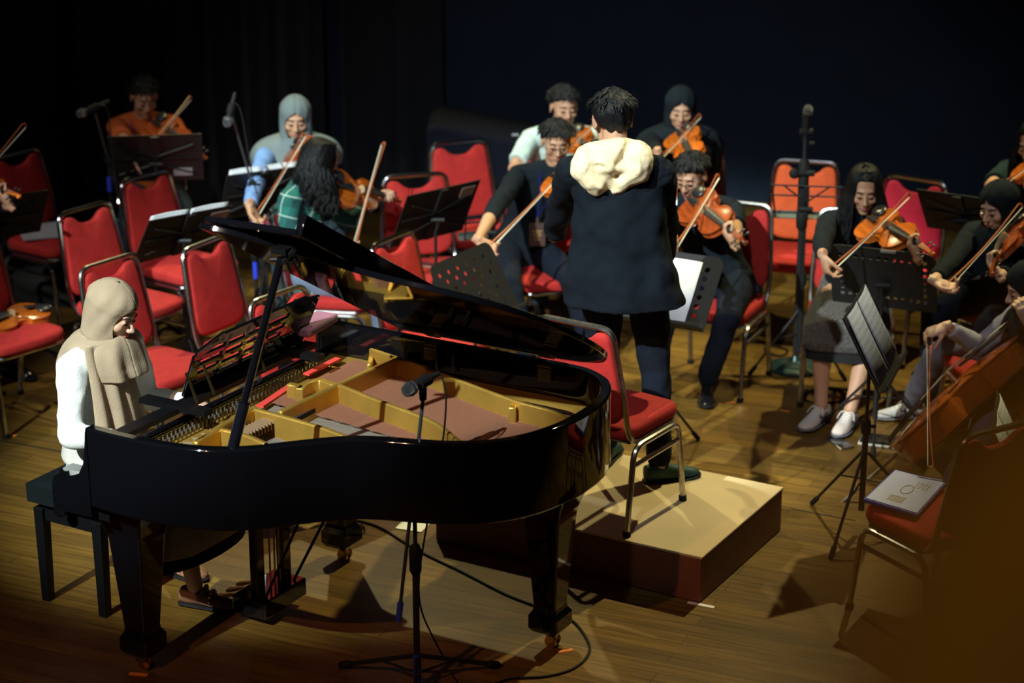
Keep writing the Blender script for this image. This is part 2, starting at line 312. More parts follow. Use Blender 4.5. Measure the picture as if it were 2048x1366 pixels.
# ---------------------------------------------------------------- music stands
def tripod(t, z0, spread, az0, hub=.12, foot=.012, n=3, mt=None, r=.007):
    for k in range(n):
        a = R_(az0+k*360/n); d = V((math.cos(a), math.sin(a), 0))
        m = MB(); m.tube([d*.015+V((0, 0, z0)), d*spread+V((0, 0, foot))], r, 6); l = m.build('leg', mt or blackm, t)
        m = MB(); m.tube([d*(spread-.03)+V((0, 0, foot+.03*(z0-foot)/spread)), d*spread+V((0, 0, foot))], r*1.7, 8, rnd=True); m.build('rubber_foot', rubber, l)
        m = MB(); m.tube([V((0, 0, z0-hub))+d*.012, d*spread*.42+V((0, 0, z0*.58))], r*.6, 6); m.build('brace', mt or blackm, t)
def desk_R(az, tilt): return (Matrix.Rotation(R_(az), 3, 'Z') @ Matrix.Rotation(-R_(tilt), 3, 'X'))
def stand(c, az, tilt, label, kind='fold', W=.48, H=.32, leg=0, spread=.28, z0=.32, group='music stands', card=False):
    c = V(c); R = desk_R(az, tilt); t = thing('music_stand', label, 'music stand', (c.x, c.y, 0), 0, group)
    M = Matrix.Translation((0, 0, c.z)) @ R.to_4x4()
    m = MB(M)
    if kind == 'fold':                            # two hinged panels with a raised centre rib
        m.box((-W/4-.002, 0, 0), (W/2-.004, .006, H)); m.box((W/4+.002, 0, 0), (W/2-.004, .006, H)); m.build('desk', blackm, t, smooth=False, bevel=.002)
        m = MB(M); m.box((0, .008, 0), (.045, .012, H*.96)); 
        for s in (-1, 1): m.tube([(0, .012, H*.05), (s*W*.4, .012, H*.30)], .004, 5); m.tube([(0, .012, -H*.1), (s*W*.4, .012, -H*.32)], .004, 5); m.box((s*W*.25, .007, 0), (W*.40, .006, .012))
        m.build('rib', blackm, t)
    elif kind == 'wire':
        for z in (H/2, 0.04): m.tube([(-W/2, 0, z), (W/2, 0, z)], .005, 6)
        for s in (-1, 1): m.tube([(s*W*.48, 0, H/2), (s*W*.42, 0, -H/2)], .005, 6); m.tube([(0, 0, -.0), (s*W*.32, 0, H/2)], .005, 6)
        m.box((0, .006, 0), (.03, .01, H*1.05)); m.build('desk', blackm, t)
    else:                                         # orchestral plate with punched holes
        nx, nz = kind
        cw, chh = W/nx, H/nz; vs = []; fs = []
        hole = lambda i, j: (i in (1, nx-2) and 0 < j < nz-1) or (j in (1, nz-2) and 0 < i < nx-1) if card else (0 < i < nx-1 and 0 < j < nz-1 and (i+j) % 2 == 0)
        def cut(x, z):                            # rounded upper corners
            r = .05
            for s in (-1, 1):
                if s*x > W/2-r and z > H/2-r:
                    d = V((s*x-(W/2-r), z-(H/2-r)))
                    if d.length > 1e-6:
                        k = max(abs(d.x), abs(d.y))/d.length; d = d*k
                    return (s*(W/2-r+d.x), H/2-r+d.y)
            return (x, z)
        for i in range(nx):
            for j in range(nz):
                x0, z0_ = -W/2+i*cw, -H/2+j*chh; sq = [(0, 0), (.5, 0), (1, 0), (1, .5), (1, 1), (.5, 1), (0, 1), (0, .5)]
                k = len(vs); P = [cut(x0+a*cw, z0_+b*chh) for a, b in sq]; vs += [(x, 0, z) for x, z in P]
                if hole(i, j):
                    cx, cz = x0+cw/2, z0_+chh/2; rr = min(cw, chh)*.30
                    vs += [(cx+rr*math.cos(R_(225+45*q)), 0, cz+rr*math.sin(R_(225+45*q))) for q in range(8)]
                    fs += [(k+q, k+(q+1) % 8, k+8+(q+1) % 8, k+8+q) for q in range(8)]
                else: fs.append(tuple(range(k, k+8)))
        m.add(vs, fs); m.build('desk', blackm, t, smooth=False, solid=.003)
    sg = -1                                       # the ledge juts towards the reader (local -y)
    m = MB(M); m.box((0, sg*.022, -H/2), (W, .045, .006)); m.box((0, sg*.043, -H/2+.008), (W, .004, .018)); m.build('ledge', mat('ledge_grey', (.10, .12, .12), .4, .5) if kind == 'wire' else blackm, t, smooth=False, bevel=.002)
    back = R @ V((0, .03, -.02))+V((0, 0, c.z)); top = V((back.x, back.y, c.z-.06))
    m = MB(); m.tube([(0, 0, .10), (0, 0, c.z*.55)], .013, 10); m.build('lower_tube', blackm, t)
    m = MB(); m.tube([(0, 0, c.z*.5), (0, 0, c.z-.1), top, back], .008, 8); m.build('pole', blackm, t)
    m = MB(); m.lathe([(.02, -.03), (.022, 0), (.018, .03)], (0, 0, c.z*.55), 12); m.tube([(0, 0, c.z*.55), (.035, 0, c.z*.55)], .008, 8, rnd=True); m.build('collar', rubber, t)
    m = MB(); m.tube([(-.035, 0, 0), (.035, 0, 0)], .013, 10); m.v = [p+back for p in m.v]; m.build('tilt_clamp', blackm, t)
    tripod(t, z0, spread, leg)
    return t, Matrix.Translation((c.x, c.y, c.z)) @ R.to_4x4()
score = mat('printed_score', (.80, .82, .84), .8)
def score_mat():
    nt = score.node_tree; b = nt.nodes['Principled BSDF']; L = nt.links
    tc = nt.nodes.new('ShaderNodeTexCoord'); sp = nt.nodes.new('ShaderNodeSeparateXYZ'); L.new(tc.outputs['Object'], sp.inputs[0])
    def mth(op, a, b_=None):
        n = nt.nodes.new('ShaderNodeMath'); n.operation = op
        for i, q in enumerate((a, b_)):
            if q is None: continue
            if hasattr(q, 'links'): L.new(q, n.inputs[i])
            else: n.inputs[i].default_value = q
        return n.outputs[0]
    z = sp.outputs[2]; sysf = mth('FRACT', mth('MULTIPLY', z, 1/.032)); inst = mth('LESS_THAN', sysf, .5)
    line = mth('LESS_THAN', mth('FRACT', mth('MULTIPLY', sysf, 10.)), .28)
    n = nt.nodes.new('ShaderNodeTexNoise'); n.inputs['Scale'].default_value = 120; L.new(tc.outputs['Object'], n.inputs[0])
    note = mth('GREATER_THAN', n.outputs[0], .60)
    k = mth('MULTIPLY', inst, mth('MAXIMUM', line, note)); k = mth('MULTIPLY', k, .55)
    mx = nt.nodes.new('ShaderNodeMix'); mx.data_type = 'RGBA'; L.new(k, mx.inputs[0]); mx.inputs[6].default_value = (.80, .82, .86, 1); mx.inputs[7].default_value = (.06, .06, .08, 1); L.new(mx.outputs[2], b.inputs['Base Color'])
score_mat()
def sheet(M, cx, cz, w_, h_, label, front=-1, name='sheet_music', mt=None, roll=0, curl=.006, grp=None, lift=.006, th=.0012):
    root = M @ Matrix.Translation((cx, front*lift, cz)) @ Matrix.Rotation(R_(roll), 4, 'Y')
    m = MB(); n = 8; vs = []
    for i in range(n+1):
        for j in range(3): x = -w_/2+w_*i/n; z = -h_/2+h_*j/2; vs.append((x, front*curl*(math.sin(PI*i/n)+(.6 if j == 2 else 0)), z))
    m.add(vs, [(i*3+j, i*3+j+1, (i+1)*3+j+1, (i+1)*3+j) for i in range(n) for j in range(2)])
    o = m.build(name, mt or score, solid=th); o.matrix_world = root; return tag(o, label, 'sheet music', grp)
# ---------------------------------------------------------------- microphones and their stands
def mic_shape(M, parent_label, grp='microphones'):
    t = thing('microphone', parent_label, 'microphone', M=M, group=grp)   # local +x = towards the head
    m = MB(); m.tube([(-.085, 0, 0), (-.07, 0, 0), (.04, 0, 0), (.052, 0, 0)], [.009, .0105, .0155, .019], 14); m.build('handle', blackm, t)
    m = MB(); m.tube([(.052, 0, 0), (.058, 0, 0), (.075, 0, 0), (.092, 0, 0), (.101, 0, 0), (.104, 0, 0)], [.020, .0255, .026, .0215, .012, .003], 16); m.build('grille', mat('mic_grille', (.13, .14, .15), .35, .8, bump=.8, bscale=700), t)
    m = MB(); m.tube([(.069, 0, 0), (.073, 0, 0)], .0268, 16); m.build('ring', chrome, t)
    return t
def cable(pts, label, r=.0035, cat='cable', k=8, grp='cables on the stage', mt=None, name='cable'):
    p = bez(pts, k); m = MB(); m.tube(p, r, 6); return tag(m.build(name, mt or rubber, off=p[0]), label, cat, grp)
# ---------------------------------------------------------------- violin and bow; local x tail -> scroll, z out of the top
HALF = [(0, .0), (.001, .03), (.012, .062), (.035, .09), (.065, .103), (.095, .104), (.125, .096), (.143, .089), (.150, .083), (.152, .074), (.165, .062), (.19, .056), (.212, .058), (.232, .067), (.236, .074), (.246, .079), (.27, .084), (.295, .083), (.322, .073), (.343, .052), (.353, .028), (.356, .012)]
def outline(n=2):
    h = [(p.x, p.y) for p in bez([(x, y, 0) for x, y in HALF], n)]
    return h+[(x, -y) for x, y in h[::-1][:-1]]
def make_violin(name, label, cat, wood, rib=.031, S=1.0, cello=False, group=None):
    t = thing(name, label, cat, group=group); K = lambda p: tuple(q*S for q in p)
    out = outline(); c = (.185, 0)
    def ring(s, z): return [K((c[0]+(x-c[0])*s, y*s, z)) for x, y in out]
    m = MB(); A = .013
    rs = [ring(.02, -rib-.012), ring(.4, -rib-.010), ring(.75, -rib-.005), ring(.94, -rib-.001), ring(1.02, -rib), ring(1.02, -rib+.004), ring(.975, -rib+.004), ring(.975, -.004), ring(1.02, -.004), ring(1.02, 0), ring(.95, .0005), ring(.8, .005), ring(.55, .010), ring(.3, A), ring(.02, A+.001)]
    m.loft(rs); m.build('body', wood, t, ang=35)
    dark = mat('f_hole_black', (.004, .003, .002), .6)
    for sg in (-1, 1):
        m = MB(); pts = [(.150, sg*.058), (.160, sg*.062), (.172, sg*.052), (.195, sg*.040), (.215, sg*.028), (.226, sg*.026), (.230, sg*.034)]
        m.tube([K((x, y, .0085-abs(y)*.03)) for x, y in [(p.x, p.y) for p in bez([(a, b, 0) for a, b in pts], 3)]], .0018*S, 6); m.ell(K((.152, sg*.060, .0065)), .0032*S); m.ell(K((.229, sg*.030, .0075)), .003*S)
        m.build('f_hole', dark, t)
    m = MB(); m.loft([[K((x, -w_, z0)), K((x, w_, z0)), K((x, w_*1.0, z0-d*.5)), K((x, w_*.4, z0-d)), K((x, -w_*.4, z0-d)), K((x, -w_, z0-d*.5))] for x, w_, z0, d in ((.35, .016, .018, .045), (.36, .0135, .019, .022), (.42, .0125, .021, .02), (.485, .0115, .022, .019), (.50, .0115, .021, .019), (.53, .010, .016, .022), (.575, .007, .004, .02))]); m.build('neck', wood, t, ang=50)
    m = MB(); m.loft([[K((x, -w_, z)), K((x, -w_*.5, z+.004)), K((x, w_*.5, z+.004)), K((x, w_, z)), K((x, 0, z-.003))] for x, w_, z in ((.225, .021, .030), (.36, .0165, .024), (.49, .0118, .0225))]); m.build('fingerboard', ebony, t, ang=50)
    m = MB()
    for sg in (-1, 1): m.tube([K((.585+.013*r*math.cos(a), sg*.006*(1.4-r), -.004+.013*r*math.sin(a))) for a, r in [(PI*.6+q*.5, 1-q*.075) for q in range(12)]], [S*.005*(1-q*.05) for q in range(12)], 8)
    m.ell(K((.583, 0, -.004)), (.009*S, .014*S, .009*S)); m.build('scroll', wood, t)
    for q, sg in enumerate((1, -1, 1, -1)):
        x = .512+.015*q; z = .010-.003*q; m = MB(); m.tube([K((x, -sg*.012, z)), K((x, sg*.03, z))], .0028*S, 8); m.ell(K((x, sg*.037, z)), (.009*S, .010*S, .0035*S)); m.build('peg', ebony, t)
    m = MB(); x = .195
    m.loft([[K((x+dx*k, y, z)) for y, z in ((-.021, .008), (-.020, .022), (-.021, .034), (-.008, .0415), (.008, .0415), (.021, .034), (.020, .022), (.021, .008), (.010, .010), (.006, .018), (-.006, .018), (-.010, .010))] for dx, k in ((-1, .003), (1, .0025))]); m.build('bridge', maple, t, smooth=False)
    m = MB(); m.loft([[K((x, -w_, z)), K((x, 0, z+.006)), K((x, w_, z)), K((x, 0, z-.004))] for x, w_, z in ((.003, .008, .010), (.03, .012, .016), (.10, .021, .028), (.113, .019, .029))]); m.build('tailpiece', ebony, t)
    if not cello: m = MB(); m.ell(K((.035, .052, .018)), (.042*S, .036*S, .011*S)); m.tube([K((.02, .06, .012)), K((.02, .06, -rib-.006))], .003*S, 6); m.build('chin_rest', ebony, t)
    m = MB()
    for q in range(4):
        y = (-.0165+.011*q); yy = y*.36
        m.tube([K((.112, y*.8, .031)), K((.195, y, .0425-abs(y)*.2)), K((.49, yy, .0285)), K((.53+.01*q, yy*.6, .018))], .0006*S*(1.6 if cello else 1), 5)
    m.build('strings', steel, t)
    if cello: m = MB(); m.tube([K((0, 0, -.02)), K((-.20, 0, -.02))], .004*S, 8); m.build('endpin', steel, t)
    return t
def make_bow(label, S=1.0, group='bows held by the players'):
    t = thing('bow', label, 'bow', group=group); L = .735*S                  # x: frog -> tip, hair on -z
    m = MB(); n = 14; m.tube([(L*i/n, 0, .012-.016*math.sin(PI*i/n)) for i in range(n+1)], [.0045-.0018*i/n for i in range(n+1)], 8)
    m.tube([(L, 0, .012), (L+.012, 0, .004), (L+.006, 0, -.014)], [.0035, .005, .003], 8); m.build('stick', stickw, t)
    m = MB(); m.box((L/2+.02, 0, -.012), (L-.04, .0075, .002)); m.build('hair', hairw, t, smooth=False)
    m = MB(); m.box((.03, 0, -.002), (.045, .010, .022)); m.build('frog', ebony, t, bevel=.002)
    m = MB(); m.tube([(-.016, 0, .012), (0, 0, .012)], .005, 8); m.build('screw', chrome, t)
    return t
# ---------------------------------------------------------------- grand piano; local x towards the tail, y towards the bass side
PO = fl(290, 1335); PAZ = -30
def pl(px, py, z):                               # pixel -> piano-local (x, y) at height z
    p = fl(px, py, z)-PO; a = R_(-PAZ); return (p.x*math.cos(a)-p.y*math.sin(a), p.x*math.sin(a)+p.y*math.cos(a))
def make_piano():
    t = thing('grand_piano', 'black grand piano with its lid propped open, gold frame and strings showing', 'piano', PO, PAZ)
    ZT, ZB = 1.0, .70
    curve = [(p.x, p.y) for p in bez([(-.04, -.165, 0), (.10, -.172, 0), (.23, -.168, 0), (.36, -.150, 0), (.48, -.105, 0), (.58, -.035, 0), (.68, .075, 0), (.79, .185, 0), (.90, .245, 0), (1.02, .285, 0), (1.14, .335, 0), (1.25, .415, 0), (1.33, .54, 0), (1.375, .70, 0), (1.385, .87, 0), (1.36, 1.02, 0), (1.29, 1.15, 0), (1.18, 1.225, 0), (1.05, 1.24, 0)], 4)]+[(.6, 1.24), (.2, 1.24), (-.04, 1.24)]
    m = MB(); m.wall(curve, ZB, ZT, .045); m.build('rim', lacquer, t, bevel=.008)
    for y in (-.165, 1.24):                       # arms with the curved cheek
        m = MB()
        prof = [(-.04, ZT), (-.045, .98), (-.05, .93), (-.062, .86), (-.085, .82), (-.12, .805), (-.17, .80), (-.205, .785), (-.215, .75), (-.215, .68), (-.20, .66), (-.04, .66)]
        n = len(prof); m.add([(x, y-.0225, z) for x, z in prof]+[(x, y+.0225, z) for x, z in prof], [tuple(range(n)), tuple(range(n, 2*n))[::-1]]+[(i, i+n, (i+1) % n+n, (i+1) % n) for i in range(n)])
        m.box((-.125, y+(.045 if y < 0 else -.045), .735), (.16, .07, .13)); m.build('cheek', lacquer, t, smooth=False)
    inner = [(x*.985, y+.01 if y < .5 else y-.01) for x, y in curve]
    m = MB(); m.prism(inner, .70, .72); m.box((-.10, .54, .66), (.22, 1.38, .04)); m.build('keybed', lacquer2, t, smooth=False)
    m = MB(); m.box((-.205, .54, .67), (.02, 1.32, .06)); m.build('key_slip', lacquer, t, bevel=.004)
    m = MB(); m.box((-.03, .54, .80), (.022, 1.36, .17), Matrix.Rotation(R_(12), 3, 'Y')); m.build('fallboard', lacquer, t, bevel=.005)
    m = MB()
    for i in range(52): m.box((-.12, -.07+i*.0235, .708), (.15, .0225, .022))
    m.build('white_keys', ivory, t, smooth=False)
    m = MB()
    for i in range(51):
        if i % 7 not in (2, 6): m.box((-.085, -.07+(i+.5)*.0235, .725), (.095, .011, .016))
    m.build('black_keys', ebony, t, smooth=False)
    # soundboard and plate
    m = MB(); m.prism(inner, .80, .81); m.build('soundboard', board, t, smooth=False)
    rimin = [(x, y) for x, y in curve]
    cx, cy = .55, .65
    def inset(d): 
        out = []; n = len(rimin)
        for i in range(n):
            a = V(rimin[max(i-1, 0)]); b = V(rimin[min(i+1, n-1)]); tt = (b-a).normalized(); q = V((-tt.y, tt.x)); p = V(rimin[i])+q*d; out.append((p.x, p.y))
        return out
    o1, o2 = inset(.026), inset(.075); n = len(o1)
    m = MB(); m.loft([[V((o1[i][0], o1[i][1], .855)), V((o1[i][0], o1[i][1], .87)), V((o2[i][0], o2[i][1], .862)), V((o2[i][0], o2[i][1], .848))] for i in range(n)])
    m.prism([(-.02, -.13), (.02, -.13), (.26, -.14), (.30, -.05), (.20, .30), (.16, .60), (.16, 1.2), (-.02, 1.2)], .845, .858); m.build('iron_frame', gold, t, ang=30)
    w = lambda x, y, z=.945: pl(x, y, z)
    def strut(px, th=.02, z1=.955, z0=.852):
        m = MB(); pts = [(p.x, p.y) for p in bez([(*w(a, b, z1), 0) for a, b in px], 4)] if len(px) > 2 else [w(a, b, z1) for a, b in px]
        m.wall(pts, z0, z1, th); m.build('strut', gold, t, bevel=.006)
    strut([(793, 713), (676, 767), (559, 822)], .022)
    strut([(676, 767), (760, 800), (840, 830), (880, 850), (921, 884)], .020)
    strut([(507, 815), (570, 832), (640, 852), (694, 872)], .022)
    strut([(507, 815), (440, 850), (390, 884)], .022)
    strut([(440, 856), (490, 868), (533, 886)], .022)
    strut([(440, 856), (388, 882)], .02)
    strut([(740, 696), (793, 713), (900, 752), (1028, 799), (1110, 822), (1148, 846)], .018)
    strut([(745, 698), (738, 728)], .02, .93)
    strut([(1028, 799), (1024, 815)], .03, .94)
    strut([(576, 766), (596, 770), (600, 776), (614, 764), (640, 758), (664, 766), (674, 768)], .03, .935)
    # strings: treble and bass fans
    def inside_end(y, x0):                        # where a line along +x leaves the rim
        best = x0
        for i in range(len(o2)-1):
            (xa, ya), (xb, yb) = o2[i], o2[i+1]
            if (ya-y)*(yb-y) <= 0 and ya != yb: best = max(best, xa+(xb-xa)*(y-ya)/(yb-ya))
        return best
    for nm, mt, y0, y1, N_, z, r, sl in (('treble_strings', steel, -.10, .64, 92, .868, .0014, .06), ('bass_strings', copper, .58, 1.15, 62, .884, .0022, -.10)):
        m = MB()
        for i in range(N_):
            y = y0+(y1-y0)*i/N_; x0 = .17 if nm[0] == 'b' else .14+.02*math.sin(i); xe = inside_end(y, .2)-.05
            if xe > x0+.05: m.tube([(x0, y+(.02 if nm[0] == 'b' else 0), z), (xe, max(y+sl*(xe-x0)/1.2 if nm[0] == 'b' else y, -.1), z-.006)], r, 5)
        o = m.build(nm, mt, t); o['kind'] = 'stuff'
    m = MB()
    for i in range(150):
        y = -.08+1.2*(i/150); m.tube([(.045+.022*(i % 3), y, .858), (.045+.022*(i % 3), y, .892)], .0035, 6)
    o = m.build('tuning_pins', mat('pin_steel', (.20, .18, .15), .4, .6), t); o['kind'] = 'stuff'
    for a, b in (((520, 812), (580, 772)), ((612, 748), (676, 716))):
        (xa, ya), (xb, yb) = pl(*a, .89), pl(*b, .89); m = MB(); m.wall([(xa, ya), (xb, yb)], .884, .892, .03); m.build('felt_strip', felt, t, smooth=False)
    for i, (a, b) in enumerate((((478, 870), (545, 838)), ((585, 838), (668, 795)), ((715, 768), (790, 728)))):
        (xa, ya), (xb, yb) = pl(*a, .90), pl(*b, .90); m = MB(); m.wall([(xa, ya), (xb, yb)], .888, .91, .035); m.build('damper_bar', dfelt, t, smooth=False, bevel=.003)
    m = MB(); (xa, ya), (xb, yb) = pl(485, 868, .92), pl(548, 838, .92); nn = 11
    for i in range(nn): q = i/(nn-1); x, y = xa+(xb-xa)*q, ya+(yb-ya)*q; m.box((x, y, .915), (.06, .006, .03))
    o = m.build('damper_heads', mat('damper_wood', (.22, .14, .08), .6), t, smooth=False)
    # music desk: an open lattice panel leaning back on slides
    dx0, dy0 = pl(366, 792, .975); dy1 = dy0+.72; A = V((dx0, 0, .975)); up = V((.075, 0, .20)).normalized(); Hh = .215
    P = lambda y, s: A+V((0, y, 0))+up*s
    nrm_ = V((up.z, 0, -up.x)); TH2 = .012
    def bar(a, b, w_):                            # flat bar between two desk points (y, s)
        a3, b3 = P(*a), P(*b); d = (b3-a3).normalized(); q = nrm_.cross(d)*w_/2
        m.loft([[p+q-nrm_*TH2/2, p+q+nrm_*TH2/2, p-q+nrm_*TH2/2, p-q-nrm_*TH2/2] for p in (a3, b3)])
    m = MB()
    for a, b, w_ in (((dy0, .02), (dy1, .02), .05), ((dy0+.01, Hh*.80), (dy0+.16, Hh), .04), ((dy0+.14, Hh-.01), (dy1-.04, Hh-.01), .045), ((dy0+.02, .0), (dy0+.02, Hh*.82), .05), ((dy1-.06, 0), (dy1-.03, Hh), .17), ((dy0, .075), (dy1-.08, .075), .022), ((dy0, .115), (dy1-.08, .115), .022), ((dy0+.03, .155), (dy1-.08, .155), .022), ((dy0+.16, 0), (dy0+.20, Hh), .025), ((dy0+.50, 0), (dy0+.42, Hh), .025), ((dy0+.32, 0), (dy0+.31, Hh), .025), ((dy1-.13, 0), (dy1-.06, Hh), .13)): bar(a, b, w_)
    m.build('music_desk', lacquer, t, smooth=False, bevel=.003)
    m = MB()
    for y in (.22, .92): m.box((.03, y, .965), (.30, .05, .02))
    m.box((.03, .49, .955), (.06, 1.15, .02)); m.build('desk_slide', lacquer2, t, smooth=False)
    m = MB()
    for y in (.35, .66, .25): m = MB(); m.tube([(dx0+.10, y, .98), P(y, .12)+V((.012, 0, 0))], .006, 6); m.build('desk_brace', brass, t)
    m = MB()
    # lid
    phi = R_(30); HY, HZ = 1.245, 1.012
    lx = V((1, 0, 0)); lo = V((0, -math.cos(phi), math.sin(phi))); ln = V((0, math.sin(phi), math.cos(phi)))
    Lp = lambda x, d, h=0: V((0, HY, HZ))+lx*x+lo*d+ln*h
    out = [(.345, 0), (.345, 1.43)]+[(x, HY-y+.02) for x, y in curve if .36 <= x and y < 1.2]+[(1.15, 0.02), (1.05, 0)]
    n = len(out); m = MB(); m.add([Lp(x, d, 0) for x, d in out]+[Lp(x, d, .022) for x, d in out], [tuple(range(n)), tuple(range(n, 2*n))[::-1]]+[(i, i+n, (i+1) % n+n, (i+1) % n) for i in range(n)])
    m.build('lid', lacquer, t, bevel=.004)
    m = MB(); q = [(.35, .03, .028), (.74, .03, .075)]
    def slab(a, b, d0, d1, th):
        m.add([Lp(a[0], d0, a[1]), Lp(b[0], d0, b[1]), Lp(b[0], d1, b[1]), Lp(a[0], d1, a[1]), Lp(a[0], d0, a[1]+th), Lp(b[0], d0, b[1]+th), Lp(b[0], d1, b[1]+th), Lp(a[0], d1, a[1]+th)], [(0, 3, 2, 1), (4, 5, 6, 7), (0, 1, 5, 4), (1, 2, 6, 5), (2, 3, 7, 6), (3, 0, 4, 7)])
    slab((.35, .026), (.74, .030), .02, 1.42, .022); slab((.72, .03), (.75, .03), .02, 1.42, .075); m.build('folded_lid_flap', lacquer, t, bevel=.004)
    for hx, hy in (((838, 678), (838, 702)), ((1075, 722), (1073, 742))):
        x = pl(*hy, .99)[0]; m = MB(); m.box((x, 1.205, .955), (.055, .012, .05)); m.add([Lp(x-.028, .012, -.006), Lp(x+.028, .012, -.006), Lp(x+.028, .065, -.006), Lp(x-.028, .065, -.006), Lp(x-.028, .012, .001), Lp(x+.028, .012, .001), Lp(x+.028, .065, .001), Lp(x-.028, .065, .001)], [(0, 3, 2, 1), (4, 5, 6, 7), (0, 1, 5, 4), (1, 2, 6, 5), (2, 3, 7, 6), (3, 0, 4, 7)])
        m.tube([(x-.03, 1.205, .99), (x+.03, 1.205, .99)], .006, 8); m.build('hinge', mat('aged_brass', (.45, .36, .2), .35, .9), t, smooth=False)
    m = MB()
    for px in (868, 913):
        x = pl(px, 705, .97)[0]; m.box((x, 1.2, .93), (.012, .004, .08))
    m.build('hinge_slot', mat('dull_steel', (.25, .25, .26), .4, .8), t, smooth=False)
    bx, by = pl(455, 893, 1.0); base = V((bx, by, .93))
    best = min(((Vv-V((0, 0, 0))) for Vv in [Lp(x/100, d/100, -.02) for x in range(40, 75, 2) for d in range(110, 145, 2)]), key=lambda p: (proj(PM @ p)-V((566, 508))).length)
    d = best-base
    m = MB(); m.tube([base+d*.28, base+d*.98], .0135, 12); m.build('prop_stick', lacquer, t)
    m = MB(); m.tube([base, base+d*.30], .0205, 14); m.build('prop_sleeve', mat('polished_black', (.012, .012, .02), .12, .5, coat=1), t)
    m = MB(); m.lathe([(.03, 0), (.03, .02), (.022, .03)], base-V((0, 0, .01)), 16); m.build('prop_socket', brass, t)
    m = MB(); e = base+d; m.tube([e-d.normalized()*.05, e+V((.05, 0, .02))], .008, 8); m.box(e+V((0, 0, .01)), (.06, .05, .02)); m.tube([e+V((-.05, 0, -.03)), e+V((.04, .02, -.02))], .009, 8); m.build('prop_cup', lacquer2, t)
    # legs, lyre, pedals
    for lx_, ly in ((.0, .0), (pl(685, 1118, 0)), (pl(1100, 1290, 0))):
        m = MB()
        m.loft([[V((lx_+sx*w_/2, ly+sy*w_/2, z)) for sx, sy in ((-1, -1), (1, -1), (1, 1), (-1, 1))] for w_, z in ((.26, .70), (.25, .665), (.19, .61), (.155, .56), (.145, .53), (.094, .17), (.100, .155), (.125, .135), (.125, .085), (.10, .065), (.06, .06))]); m.build('leg', lacquer, t, smooth=False, bevel=.006)
        m = MB(); m.tube([(lx_, ly, .065), (lx_, ly, .05)], .02, 10); 
        for s in (-1, 1): m.tube([(lx_+.012, ly+s*.013, .024), (lx_+.012, ly+s*.022, .024)], .024, 16)
        m.box((lx_+.004, ly, .05), (.03, .03, .02)); m.build('caster', brass, t)
    lx_, ly = pl(545, 1225, 0); lx_ -= .0
    m = MB()
    for s in (-1, 1): m.box((lx_, ly+s*.085, .39), (.035, .05, .60))
    m.box((lx_, ly, .68), (.07, .26, .03)); m.build('lyre', lacquer, t, smooth=False, bevel=.004)
    m = MB(); m.box((lx_-.01, ly, .075), (.16, .27, .075)); m.build('pedal_box', lacquer, t, smooth=False, bevel=.006)
    for q in (-1, 0, 1): m = MB(); m.loft([[V((x, ly+q*.065-w_, z)), V((x, ly+q*.065+w_, z)), V((x, ly+q*.065+w_*.8, z+.012)), V((x, ly+q*.065-w_*.8, z+.012))] for x, w_, z in ((lx_-.08, .010, .075), (lx_-.15, .013, .062), (lx_-.19, .02, .048), (lx_-.215, .017, .042))]); m.build('pedal', brass, t, bevel=.003)
    for s in (-.03, .0, .03): m = MB(); m.tube([(lx_+.02, ly+s, .11), (lx_+.02, ly+s, .68)], .004, 6); m.build('pedal_rod', brass, t)
    for s in (-1, 1): m = MB(); m.tube([(lx_+.03, ly+s*.09, .09), (lx_+.34, ly+s*.13, .70)], .006, 6); m.build('lyre_brace', lacquer2, t)
    return t
PM = Matrix.Translation(PO) @ Matrix.Rotation(R_(PAZ), 4, 'Z')
def proj(P):
    x, y, z = P[0], P[1], P[2]-CH; zc = y*math.cos(TH)-z*math.sin(TH); yc = y*math.sin(TH)+z*math.cos(TH)
    return V((1024+FP*x/zc, 683-FP*yc/zc))
make_piano()
# bench
bx, by = pl(82, 1185, 0); cxx, cyy = pl(198, 1215, 0); fx, fy = pl(236, 1118, 0)
BX, BY = (bx+cxx)/2+.07, (by+fy)/2+.01
bench = thing('piano_bench', 'black tufted leather piano bench with a side knob, under the pianist', 'bench', PM @ V((BX, BY, 0)), PAZ)
leather = mat('black_leather', (.004, .007, .008), .45, bump=.2, bscale=90)
m = MB(); nx, ny = 18, 30; W2, D2 = .185, .28
g = lambda x, y: .50+.018*(1-abs(x/W2)**6)*(1-abs(y/D2)**6)-.022*max([math.exp(-((x-a)**2+(y-b)**2)/.0005) for a in (-.09, 0, .09) for b in (-.18, -.06, .06, .18)])
vs = [(-W2+2*W2*i/nx, -D2+2*D2*j/ny, g(-W2+2*W2*i/nx, -D2+2*D2*j/ny)) for i in range(nx+1) for j in range(ny+1)]
k = ny+1; m.add(vs, [(i*k+j, (i+1)*k+j, (i+1)*k+j+1, i*k+j+1) for i in range(nx) for j in range(ny)])
m.box((0, 0, .463), (2*W2, 2*D2, .075)); m.build('cushion', leather, bench, ang=50)
m = MB()
for s in (-1, 1): m.box((s*.145, 0, .375), (.025, .50, .06)); m.box((0, s*.24, .375), (.30, .025, .06))
m.build('apron', lacquer2, bench, smooth=False, bevel=.003)
for sx in (-1, 1):
    for sy in (-1, 1): m = MB(); m.box((sx*.145, sy*.245, .20), (.046, .046, .40), taper=(.8, .8)); m.build('leg', lacquer2, bench, smooth=False, bevel=.003)
for sy in (-1, 1): m = MB(); m.lathe([(.008, 0), (.008, .02), (.026, .024), (.028, .045), (.018, .052), (0, .053)], (.02, sy*.28, .445), 16, Matrix.Rotation(R_(-90*sy), 3, 'X')); m.build('knob', lacquer, bench)
